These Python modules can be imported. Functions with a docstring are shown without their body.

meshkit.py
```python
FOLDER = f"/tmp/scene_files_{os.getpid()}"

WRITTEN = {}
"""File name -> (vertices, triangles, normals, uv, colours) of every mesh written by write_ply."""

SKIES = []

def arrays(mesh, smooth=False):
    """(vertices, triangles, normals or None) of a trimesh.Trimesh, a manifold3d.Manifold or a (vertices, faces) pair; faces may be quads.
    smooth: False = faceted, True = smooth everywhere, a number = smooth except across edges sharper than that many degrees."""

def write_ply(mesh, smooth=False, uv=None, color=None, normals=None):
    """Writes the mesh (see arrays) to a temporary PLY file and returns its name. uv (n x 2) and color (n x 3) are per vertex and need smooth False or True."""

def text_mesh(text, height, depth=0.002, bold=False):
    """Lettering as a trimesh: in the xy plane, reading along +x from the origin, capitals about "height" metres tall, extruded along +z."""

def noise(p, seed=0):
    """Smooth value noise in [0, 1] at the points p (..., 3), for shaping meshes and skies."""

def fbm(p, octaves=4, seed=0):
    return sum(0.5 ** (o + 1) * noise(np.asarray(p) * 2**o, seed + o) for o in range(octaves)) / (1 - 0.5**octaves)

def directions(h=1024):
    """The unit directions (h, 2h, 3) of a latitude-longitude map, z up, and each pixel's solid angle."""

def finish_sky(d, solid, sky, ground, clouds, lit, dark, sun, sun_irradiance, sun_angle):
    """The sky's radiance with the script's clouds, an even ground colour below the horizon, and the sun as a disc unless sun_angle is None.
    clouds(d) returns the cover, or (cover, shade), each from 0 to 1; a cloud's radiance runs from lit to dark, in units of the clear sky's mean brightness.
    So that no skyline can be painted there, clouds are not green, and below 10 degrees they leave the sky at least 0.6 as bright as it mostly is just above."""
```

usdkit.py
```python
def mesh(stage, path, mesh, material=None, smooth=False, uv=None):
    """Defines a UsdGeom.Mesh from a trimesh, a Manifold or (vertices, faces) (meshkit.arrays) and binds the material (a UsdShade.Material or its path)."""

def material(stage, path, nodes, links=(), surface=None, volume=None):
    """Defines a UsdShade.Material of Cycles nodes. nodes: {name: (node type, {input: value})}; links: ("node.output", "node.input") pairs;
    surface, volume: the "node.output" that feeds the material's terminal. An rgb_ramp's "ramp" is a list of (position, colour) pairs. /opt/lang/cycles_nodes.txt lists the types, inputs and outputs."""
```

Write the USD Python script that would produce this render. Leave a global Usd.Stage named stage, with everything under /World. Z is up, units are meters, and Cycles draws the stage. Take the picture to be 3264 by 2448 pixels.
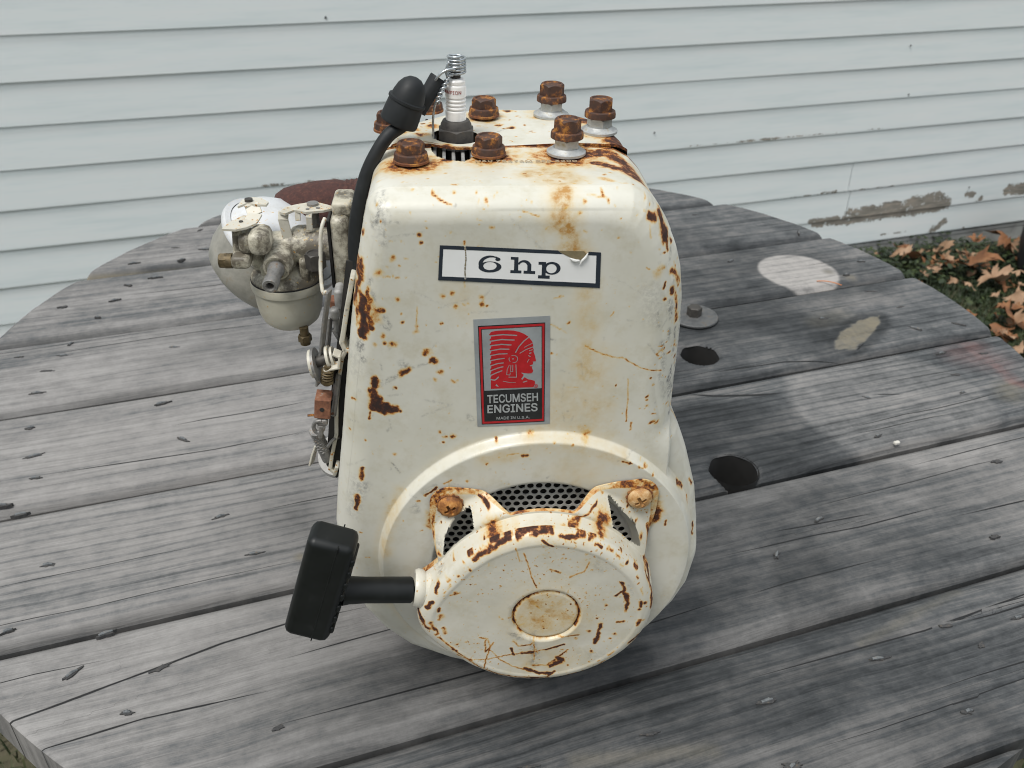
import math, random
import numpy as np, trimesh, manifold3d, usdkit, meshkit
import shapely
from shapely.geometry import Polygon, LineString, Point, MultiPolygon, box as sbox
from shapely.ops import unary_union
from shapely import affinity
from pxr import Usd, UsdGeom, UsdLux, UsdShade, Gf, Sdf, Vt

random.seed(7); rng = np.random.default_rng(7)
stage = Usd.Stage.CreateInMemory()
UsdGeom.SetStageUpAxis(stage, UsdGeom.Tokens.z); UsdGeom.SetStageMetersPerUnit(stage, 1.0)
world = UsdGeom.Xform.Define(stage, '/World'); stage.SetDefaultPrim(world.GetPrim())
UsdGeom.Scope.Define(stage, '/World/Looks')

# ---------------------------------------------------------------- camera
CAM = np.array([0.0, 0.0, 1.2471])
RIGHT, UP, FWD = np.array([.9996, .0149, .0230]), np.array([-.0274, .5436, .8389]), np.array([0, .8392, -.5438])
cam = UsdGeom.Camera.Define(stage, '/World/camera')
m = Gf.Matrix4d(*RIGHT, 0, *UP, 0, *(-FWD), 0, *CAM, 1); m.Orthonormalize()
cam.AddTransformOp().Set(m)
cam.CreateHorizontalApertureAttr(36.0); cam.CreateVerticalApertureAttr(27.0); cam.CreateFocalLengthAttr(30.96)
cam.CreateClippingRangeAttr(Gf.Vec2f(.02, 400)); cam.CreateFStopAttr(22.0); cam.CreateFocusDistanceAttr(.47)
cam.CreateExposureAttr(0.85)

# ---------------------------------------------------------------- sky and sun (overcast)
SUN_AZ, SUN_EL = math.radians(-140), math.radians(62)       # azimuth from +y towards +x; the light comes over the photographer's left shoulder
usdkit.material(stage, '/World/Looks/sky_light', {
    'sky': ('sky_texture', {'sky_type': 'single_scattering', 'sun_disc': False, 'sun_elevation': SUN_EL, 'sun_rotation': SUN_AZ, 'aerosol_density': 2.0}),
    'tc': ('texture_coordinate', {}), 'mp': ('mapping', {'scale': (1, 1, 2.2)}),
    'n': ('noise_texture', {'scale': 1.6, 'detail': 5, 'roughness': .55}),
    'cl': ('rgb_ramp', {'ramp': [(.25, (5.2, 5.6, 6.0)), (.75, (8.6, 8.9, 9.1))]}),
    'mx': ('mix', {'fac': .88}), 'sp': ('separate_xyz', {}), 'el': ('map_range', {'from_min': 0, 'from_max': 1, 'to_min': .32, 'to_max': 1.35, 'clamp': True}), 'cie': ('mix', {'mix_type': 'multiply', 'fac': 1.0}), 'bg': ('background_shader', {'strength': .075})},
    [('tc.generated', 'mp.vector'), ('mp.vector', 'n.vector'), ('n.fac', 'cl.fac'), ('sky.color', 'mx.color1'), ('cl.color', 'mx.color2'), ('tc.generated', 'sp.vector'), ('sp.z', 'el.value'), ('mx.color', 'cie.color1'), ('el.result', 'cie.color2'), ('cie.color', 'bg.color')], surface='bg.background')
dome = UsdLux.DomeLight.Define(stage, '/World/sky')
UsdShade.MaterialBindingAPI.Apply(dome.GetPrim()).Bind(UsdShade.Material.Get(stage, '/World/Looks/sky_light'))
dome.GetPrim().SetCustomDataByKey('kind', 'structure')
sun = UsdLux.DistantLight.Define(stage, '/World/sun')
sun.CreateNormalizeAttr(True); sun.CreateIntensityAttr(.4); sun.CreateAngleAttr(22.0); sun.CreateColorAttr(Gf.Vec3f(1, .97, .92))
sdir = np.array([math.sin(SUN_AZ) * math.cos(SUN_EL), math.cos(SUN_AZ) * math.cos(SUN_EL), math.sin(SUN_EL)])
sx = np.cross([0, 0, 1], sdir); sx /= np.linalg.norm(sx); sy = np.cross(sdir, sx)
sun.AddTransformOp().Set(Gf.Matrix4d(*sx, 0, *sy, 0, *sdir, 0, 0, 0, 5, 1))

# ---------------------------------------------------------------- helpers
used = {}
def numbered(parent, name):
    k = used.setdefault(parent, {}); n = k.get(name, 0); k[name] = n + 1
    return f'{parent}/{name}' + (f'_{n:03d}' if n else '')
def data(prim, **kw):
    for k, v in kw.items():
        if v: prim.SetCustomDataByKey(k, v)
    return prim
def thing(name, loc=(0, 0, 0), rotz=0, label=None, category=None, group=None, kind=None):
    x = UsdGeom.Xform.Define(stage, numbered('/World', name))
    x.AddTranslateOp().Set(Gf.Vec3d(*map(float, loc)))
    if rotz: x.AddRotateZOp().Set(math.degrees(rotz))
    data(x.GetPrim(), label=label, category=category, group=group, kind=kind)
    return str(x.GetPath())
def cat(parts):
    parts = [as_tm(q) for q in parts]
    return trimesh.util.concatenate(parts) if len(parts) > 1 else parts[0]
def as_tm(q):
    v, f, _ = meshkit.arrays(q)
    return trimesh.Trimesh(v, f, process=False)
def part(parent, name, mesh, mat, smooth=False, attrs=None, label=None, **kw):
    if isinstance(mesh, list): mesh = cat(mesh)
    g = usdkit.mesh(stage, numbered(parent, name), mesh, f'/World/Looks/{mat}', smooth=smooth)
    for k, v in (attrs or {}).items():
        UsdGeom.PrimvarsAPI(g).CreatePrimvar(k, Sdf.ValueTypeNames.FloatArray, 'vertex').Set(Vt.FloatArray.FromNumpy(np.asarray(v, np.float32)))
    data(g.GetPrim(), label=label, **kw)
    return str(g.GetPath())
def rot_to(d):
    return trimesh.geometry.align_vectors([0, 0, 1], np.asarray(d, float) / np.linalg.norm(d))
def place(mesh, at=(0, 0, 0), axis=None, spin=0):
    mesh = as_tm(mesh).copy()
    if spin: mesh.apply_transform(trimesh.transformations.rotation_matrix(spin, [0, 0, 1]))
    if axis is not None: mesh.apply_transform(rot_to(axis))
    mesh.apply_translation(at); return mesh
def cyl(p, q, r, n=28, r2=None):
    p, q = np.asarray(p, float), np.asarray(q, float); L = np.linalg.norm(q - p)
    return place(lathe([(0, 0), (r, 0), (r if r2 is None else r2, L), (0, L)], n), p, q - p)
def lathe(profile, n=40):
    prof = np.array(profile, float); k = len(prof)
    a = np.linspace(0, 2 * np.pi, n, endpoint=False)
    v = np.stack([prof[:, 0][None] * np.cos(a)[:, None], prof[:, 0][None] * np.sin(a)[:, None], np.broadcast_to(prof[:, 1], (n, k))], -1).reshape(-1, 3)
    i, j = np.meshgrid(np.arange(n), np.arange(k - 1), indexing='ij'); i2 = (i + 1) % n
    f = np.stack([i * k + j, i2 * k + j, i2 * k + j + 1, i * k + j + 1], -1).reshape(-1, 4)
    t = as_tm((v, f)); t.update_faces(t.area_faces > 1e-14); return t
def rbox(lo, hi, r=.002, n=12):
    lo, hi = np.asarray(lo, float) + r, np.asarray(hi, float) - r
    s = manifold3d.Manifold.sphere(r, n)
    return as_tm(manifold3d.Manifold.batch_hull([s.translate([x, y, z]) for x in (lo[0], hi[0]) for y in (lo[1], hi[1]) for z in (lo[2], hi[2])]))
def rbox_at(c, size, r=.002, axes=None):
    h = np.asarray(size, float) / 2; t = rbox(-h, h, r)
    if axes is not None:
        M = np.eye(4); M[:3, :3] = np.array(axes).T; t.apply_transform(M)
    t.apply_translation(c); return t
def spline(pts, n):
    from scipy.interpolate import CubicSpline
    pts = np.asarray(pts, float); s = np.r_[0, np.cumsum(np.linalg.norm(np.diff(pts, axis=0), axis=1))]
    return CubicSpline(s, pts)(np.linspace(0, s[-1], n))
def tube(pts, r, n=14, caps=True):
    pts = np.asarray(pts, float); r = np.broadcast_to(r, len(pts)).astype(float)
    t = np.gradient(pts, axis=0); t /= np.linalg.norm(t, axis=1, keepdims=True)
    u = np.cross(t[0], [0.3, .5, .81]); u /= np.linalg.norm(u); us = [u]
    for k in range(1, len(pts)):
        u = us[-1] - t[k] * (us[-1] @ t[k]); us.append(u / np.linalg.norm(u))
    us = np.array(us); w = np.cross(t, us); a = np.linspace(0, 2 * np.pi, n, endpoint=False)
    v = pts[:, None] + r[:, None, None] * (us[:, None] * np.cos(a)[None, :, None] + w[:, None] * np.sin(a)[None, :, None])
    v = v.reshape(-1, 3); k = len(pts); i, j = np.meshgrid(np.arange(k - 1), np.arange(n), indexing='ij'); j2 = (j + 1) % n
    f = [np.stack([i * n + j, i * n + j2, (i + 1) * n + j2], -1).reshape(-1, 3), np.stack([i * n + j, (i + 1) * n + j2, (i + 1) * n + j], -1).reshape(-1, 3)]
    if caps:
        v = np.vstack([v, pts[0], pts[-1]]); q = np.arange(n); q2 = (q + 1) % n
        f += [np.stack([np.full(n, k * n), q2, q], -1), np.stack([np.full(n, k * n + 1), (k - 1) * n + q, (k - 1) * n + q2], -1)]
    return trimesh.Trimesh(v, np.vstack(f), process=False)
def plate(poly, thick, fn):
    """a flat sheet of a shapely outline; fn turns (a, b, t) columns into points"""
    out = []
    for g in getattr(poly, 'geoms', [poly]):
        if g.is_empty or g.area < 1e-10 or g.geom_type != 'Polygon': continue
        t = trimesh.creation.extrude_polygon(g, thick, engine='earcut'); v = np.array(t.vertices)
        out.append(trimesh.Trimesh(fn(v[:, 0], v[:, 1], v[:, 2]), t.faces, process=False))
    t = trimesh.util.concatenate(out)
    if t.volume < 0: t.invert()
    return t
def strip3(pts, width, thick, n_dir):
    """bent sheet-metal strap: polyline centre, constant width along n_dir"""
    pts = np.asarray(pts, float); nd = np.asarray(n_dir, float); nd /= np.linalg.norm(nd); out = []
    for a, b in zip(pts[:-1], pts[1:]):
        d = b - a; L = np.linalg.norm(d); d /= L; c = np.cross(d, nd); c /= np.linalg.norm(c); e = np.cross(c, d)
        out.append(rbox_at((a + b) / 2, (L + thick, width, thick), thick * .3, (d, e, c)))
    return cat(out)
def field(P, feats, wob=0.):
    """value 0..1 at the 2-D points P of a list of ((x,y,x,y..), radius, strength) strokes"""
    out = np.zeros(len(P))
    for pts, r, s in feats:
        q = np.asarray(pts).reshape(-1, 2); R = max(r, .0004) * 2.4 + .004 * (wob > 0)
        if wob and r < .00055: s = s * .72
        near = np.flatnonzero((P[:, 0] > q[:, 0].min() - R) & (P[:, 0] < q[:, 0].max() + R) & (P[:, 1] > q[:, 1].min() - R) & (P[:, 1] < q[:, 1].max() + R))
        if not len(near): continue
        X = P[near]; amp = float(np.clip(1.5 * r, .0005, .0032)) * wob
        if wob: Q = np.c_[X, np.full(len(X), .37)]; X = X + amp * np.stack([meshkit.fbm(Q * (.22 / amp + 160), 3, 41) - .5, meshkit.fbm(Q * (.22 / amp + 160), 3, 77) - .5], -1) * 2
        d = np.full(len(near), 9.)
        if len(q) == 1: d = np.linalg.norm(X - q[0], axis=1)
        for a, b in zip(q[:-1], q[1:]):
            e = b - a; t = np.clip((X - a) @ e / max(e @ e, 1e-12), 0, 1); d = np.minimum(d, np.linalg.norm(X - a - t[:, None] * e, axis=1))
        t = np.clip((2.4 - d / max(r, .0004)) / 1.9, 0, 1)
        out[near] = np.maximum(out[near], s * t ** 1.6 * (1 if not wob else .62 + .76 * meshkit.fbm(np.c_[P[near], np.full(len(near), .2)] * 210, 3, 55)))
    return out
def smoothstep(a, b, x):
    t = np.clip((x - a) / (b - a), 0, 1); return t * t * (3 - 2 * t)

# ---------------------------------------------------------------- materials
def mat(name, nodes, links, surface='p.BSDF'):
    usdkit.material(stage, f'/World/Looks/{name}', nodes, links, surface=surface)
OBJ = {'tc': ('texture_coordinate', {})}
def noise(scale, detail=4, rough=.6, **k): return ('noise_texture', {'scale': scale, 'detail': detail, 'roughness': rough, **k})

def painted(name, c1, c2, rough=.34, speck=.64, speck_amt=.3, grime=(.40, .35, .22), grime_lo=.50, grime_hi=.8, bump=.15, grime_amt=.55):
    """old cream paint: uneven tone, grime, fine specks, and the rust / stain / scuff that the mesh carries"""
    mat(name, {**OBJ,
        'tone': noise(28, 5, .62), 'tr': ('rgb_ramp', {'ramp': [(.3, c2), (.7, c1)]}),
        'gn': noise(70, 7, .72), 'gm': ('map_range', {'from_min': grime_lo, 'from_max': grime_hi, 'to_min': 0, 'to_max': grime_amt, 'clamp': True}), 'gmix': ('mix', {'color2': grime}),
        'sa': ('attribute', {'attribute': 'stain'}), 'sn': noise(160, 8, .72), 'sm1': ('map_range', {'from_min': .3, 'from_max': .7, 'to_min': .32, 'to_max': 1.355, 'clamp': True}), 'sm': ('math', {'math_type': 'multiply', 'use_clamp': True}),
        'sramp': ('rgb_ramp', {'ramp': [(0, (.60, .50, .30)), (.6, (.52, .37, .15)), (1, (.40, .21, .055))]}), 'smix': ('mix', {}),
        'ca': ('attribute', {'attribute': 'scuff'}), 'cn': noise(420, 6, .75), 'cm': ('map_range', {'from_min': .42, 'from_max': .58, 'to_min': 0, 'to_max': 1, 'clamp': True}), 'cc': ('math', {'math_type': 'multiply', 'use_clamp': True}), 'cmix': ('mix', {'color2': (.13, .13, .13)}),
        'ra': ('attribute', {'attribute': 'rust'}), 'n1': noise(330, 9, .72), 'n1m': ('map_range', {'from_min': .30, 'from_max': .70, 'to_min': .42, 'to_max': 1.32, 'clamp': True}),
        'rv': ('math', {'math_type': 'multiply'}),
        'n2': noise(520, 3, .5), 'n2b': noise(45, 4, .6), 'n2c': ('math', {'math_type': 'multiply_add', 'value2': .35}), 'n2m': ('map_range', {'from_min': speck + .18, 'from_max': speck + .33, 'to_min': 0, 'to_max': speck_amt, 'clamp': True}),
        'rt': ('math', {'math_type': 'maximum'}),
        'rcol': ('rgb_ramp', {'ramp': [(0, (.62, .52, .30)), (.28, (.56, .36, .085)), (.40, (.45, .19, .02)), (.49, (.23, .070, .012)), (.58, (.075, .024, .011)), (.9, (.028, .014, .011))]}),
        'ralpha': ('rgb_ramp', {'ramp': [(0, (0, 0, 0)), (.07, (0, 0, 0)), (.33, (.70,) * 3), (.45, (1, 1, 1))]}),
        'fin': ('mix', {}), 'rr': ('map_range', {'from_min': .35, 'from_max': .65, 'to_min': rough, 'to_max': .9, 'clamp': True}),
        'b': ('bump', {'strength': bump, 'distance': .0006}), 'bh': ('math', {'math_type': 'multiply_add', 'value2': .6}),
        'p': ('principled_bsdf', {'specular_ior_level': .45})},
        [('tc.object', f'{k}.vector') for k in ('tone', 'gn', 'sn', 'cn', 'n1', 'n2', 'n2b')] + [
        ('tone.fac', 'tr.fac'), ('gn.fac', 'gm.value'), ('gm.result', 'gmix.fac'), ('tr.color', 'gmix.color1'),
        ('sn.fac', 'sm1.value'), ('sm1.result', 'sm.value1'), ('sa.fac', 'sm.value2'), ('sm.value', 'smix.fac'), ('sm.value', 'sramp.fac'), ('gmix.color', 'smix.color1'), ('sramp.color', 'smix.color2'),
        ('ca.fac', 'cc.value1'), ('cn.fac', 'cm.value'), ('cm.result', 'cc.value2'), ('cc.value', 'cmix.fac'), ('smix.color', 'cmix.color1'),
        ('n1.fac', 'n1m.value'), ('ra.fac', 'rv.value1'), ('n1m.result', 'rv.value2'),
        ('n2b.fac', 'n2c.value1'), ('n2.fac', 'n2c.value3'), ('n2c.value', 'n2m.value'), ('rv.value', 'rt.value1'), ('n2m.result', 'rt.value2'),
        ('rt.value', 'rcol.fac'), ('rt.value', 'ralpha.fac'), ('ralpha.color', 'fin.fac'), ('cmix.color', 'fin.color1'), ('rcol.color', 'fin.color2'), ('fin.color', 'p.base_color'),
        ('rt.value', 'rr.value'), ('rr.result', 'p.roughness'), ('rt.value', 'bh.value1'), ('n1.fac', 'bh.value3'), ('bh.value', 'b.height'), ('b.normal', 'p.normal')])
painted('cream_paint', (.60, .588, .525), (.525, .51, .43))
painted('cream_starter', (.585, .565, .495), (.51, .485, .40), speck=.60, speck_amt=.6)
painted('cream_carburetor', (.56, .53, .435), (.40, .37, .285), rough=.45, speck=.64, speck_amt=.5, grime=(.050, .038, .025), grime_lo=.42, grime_hi=.56, bump=.5, grime_amt=.85)
painted('cream_bowl', (.50, .48, .405), (.42, .40, .325), rough=.45, speck=.62, speck_amt=.45, grime=(.26, .21, .13), grime_lo=.5, grime_hi=.8)
painted('white_lever', (.56, .54, .475), (.46, .435, .36), rough=.45, speck=.58, speck_amt=.7, grime=(.2, .16, .1), grime_lo=.5, grime_hi=.75)
painted('white_can', (.60, .61, .62), (.50, .51, .515), rough=.35, speck=.63, speck_amt=.5, grime=(.34, .32, .27), grime_lo=.5, grime_hi=.8)

def mottled(name, stops, scale=300, rough=(.6, .9), metallic=0., bump=.3, detail=7, dist=.0006, spec=.5, **extra):
    mat(name, {**OBJ, 'n': noise(scale, detail, .68), 'r': ('rgb_ramp', {'ramp': stops}), 'm': ('map_range', {'from_min': .3, 'from_max': .7, 'to_min': rough[0], 'to_max': rough[1], 'clamp': True}),
        'b': ('bump', {'strength': bump, 'distance': dist}), 'p': ('principled_bsdf', {'metallic': metallic, 'specular_ior_level': spec, **extra})},
        [('tc.object', 'n.vector'), ('n.fac', 'r.fac'), ('r.color', 'p.base_color'), ('n.fac', 'm.value'), ('m.result', 'p.roughness'), ('n.fac', 'b.height'), ('b.normal', 'p.normal')])
mottled('rust_bolt', [(.28, (.030, .015, .011)), (.50, (.060, .026, .015)), (.57, (.15, .055, .016)), (.63, (.33, .14, .026)), (.8, (.42, .21, .045))], 210, (.55, .85), bump=.5)
mottled('rust_washer', [(.3, (.05, .018, .012)), (.5, (.17, .06, .02)), (.65, (.36, .17, .04))], 220, (.7, .95))
mottled('zinc', [(.3, (.33, .34, .34)), (.55, (.47, .48, .47)), (.7, (.40, .36, .26))], 240, (.35, .6), metallic=.55, bump=.2)
mottled('bright_wire', [(.3, (.30, .33, .35)), (.7, (.56, .59, .60))], 500, (.2, .4), metallic=.85, bump=.1)
mottled('old_steel', [(.3, (.14, .135, .13)), (.55, (.25, .245, .235)), (.7, (.22, .14, .08))], 260, (.4, .7), metallic=.5)
mottled('dark_steel', [(.3, (.035, .033, .031)), (.65, (.075, .068, .06)), (.8, (.11, .08, .05))], 260, (.45, .7), metallic=.35)
mottled('dull_bowl', [(.3, (.20, .195, .17)), (.55, (.30, .29, .255)), (.75, (.24, .19, .12))], 90, (.45, .65), metallic=.15)  # grey mostly paints in the shade on the air cleaner's underside
mottled('brass', [(.3, (.060, .045, .024)), (.6, (.14, .105, .055)), (.75, (.13, .06, .025))], 300, (.4, .7), metallic=.5)
mottled('cast_aluminium', [(.3, (.20, .195, .185)), (.6, (.36, .355, .34))], 180, (.5, .75), metallic=.35, bump=.4)
mottled('porcelain', [(.3, (.78, .77, .74)), (.7, (.84, .83, .81))], 60, (.16, .26), bump=.02)
mottled('plug_shell', [(.3, (.045, .042, .040)), (.6, (.085, .078, .07)), (.75, (.12, .085, .05))], 240, (.5, .7), metallic=.3)
mottled('black_rubber', [(.3, (.008, .0095, .010)), (.6, (.014, .016, .0175)), (.75, (.027, .028, .028))], 120, (.45, .7), bump=.12, spec=.35)
mottled('black_plastic', [(.3, (.005, .006, .006)), (.62, (.008, .0095, .0095)), (.78, (.018, .019, .019))], 90, (.36, .5), bump=.06, spec=.3)
mottled('rust_muffler', [(.3, (.030, .013, .011)), (.55, (.066, .027, .022)), (.75, (.12, .055, .038))], 420, (.85, 1), bump=.7)
mottled('rust_plate', [(.3, (.075, .034, .022)), (.48, (.19, .080, .045)), (.6, (.27, .125, .070)), (.7, (.27, .24, .22))], 200, (.7, .95))
mottled('screen_metal', [(.3, (.62, .61, .56)), (.6, (.76, .74, .68)), (.75, (.5, .38, .22))], 120, (.4, .65), metallic=.1)
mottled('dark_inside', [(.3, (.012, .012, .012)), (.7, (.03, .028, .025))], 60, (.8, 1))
mottled('rust_screw', [(.3, (.06, .022, .012)), (.48, (.24, .09, .02)), (.62, (.45, .20, .05)), (.75, (.52, .33, .14))], 240, (.6, .9), bump=.4)
mottled('pale_screw', [(.3, (.16, .06, .02)), (.46, (.40, .21, .07)), (.62, (.55, .38, .2)), (.75, (.55, .45, .33))], 240, (.5, .8), bump=.4)
mottled('nail_metal', [(.3, (.05, .055, .06)), (.55, (.15, .16, .165)), (.75, (.22, .16, .10))], 300, (.6, .9), metallic=.2)
mottled('nail_gouge', [(.3, (.022, .024, .027)), (.6, (.06, .058, .056)), (.75, (.12, .09, .06))], 500, (.9, 1))
mottled('black_pot', [(.3, (.006, .006, .007)), (.7, (.014, .014, .015))], 20, (.5, .8))
mottled('foundation', [(.3, (.20, .205, .195)), (.5, (.33, .335, .325)), (.7, (.40, .41, .40))], 16, (.85, 1), detail=9, bump=.6, dist=.003)
mottled('dark_bore', [(.3, (.006, .006, .0055)), (.7, (.016, .015, .014))], 90, (.85, 1))  # near black, so the shade down the bored holes is in the colour
mottled('worn_steel', [(.3, (.06, .062, .063)), (.55, (.11, .112, .112)), (.75, (.12, .09, .06))], 160, (.5, .75), metallic=.3)
mottled('dead_leaf', [(.3, (.10, .04, .018)), (.5, (.20, .085, .034)), (.68, (.29, .145, .062)), (.8, (.36, .22, .12))], 22, (.6, .9), bump=.3, dist=.002)
mottled('pale_leaf', [(.3, (.17, .10, .055)), (.5, (.28, .17, .10)), (.7, (.38, .26, .17))], 24, (.6, .9), bump=.3, dist=.002)
mottled('grass_blade', [(.3, (.012, .02, .008)), (.5, (.024, .040, .012)), (.7, (.075, .075, .03))], 9, (.5, .8))
mottled('cover_leaf', [(.3, (.007, .014, .006)), (.5, (.017, .030, .010)), (.70, (.060, .082, .016))], 30, (.45, .7))
mottled('earth', [(.3, (.035, .03, .02)), (.5, (.06, .06, .03)), (.7, (.09, .075, .05))], 7, (.9, 1), detail=10, bump=.8, dist=.01)
mottled('needle', [(.3, (.40, .12, .04)), (.7, (.55, .22, .08))], 300)
mottled('chip', [(.3, (.45, .43, .38)), (.7, (.62, .60, .55))], 300)
def flat(name, col, rough=.4, metallic=0., col2=None, scale=200):
    c2 = col2 or tuple(c * .82 for c in col)
    mottled(name, [(.3, c2), (.6, col)], scale, (rough, rough + .15), metallic, bump=.05)
flat('ink_navy', (.018, .026, .038), .4); flat('ink_black', (.016, .017, .019), .38); flat('ink_red', (.42, .012, .018), .38, col2=(.34, .010, .014))
flat('label_white', (.76, .765, .76), .38, col2=(.72, .72, .70), scale=40); flat('foil', (.42, .45, .47), .33, .45, col2=(.33, .35, .37), scale=55)
flat('plug_ink', (.30, .06, .05), .5); flat('torn_olive', (.19, .155, .085), .7, col2=(.13, .10, .05)); flat('curl_white', (.74, .74, .72), .5); flat('stamp_ink', (.38, .30, .2), .7)
flat('foil_flat', (.46, .48, .49), .36, .35, col2=(.40, .42, .43), scale=55)
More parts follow.
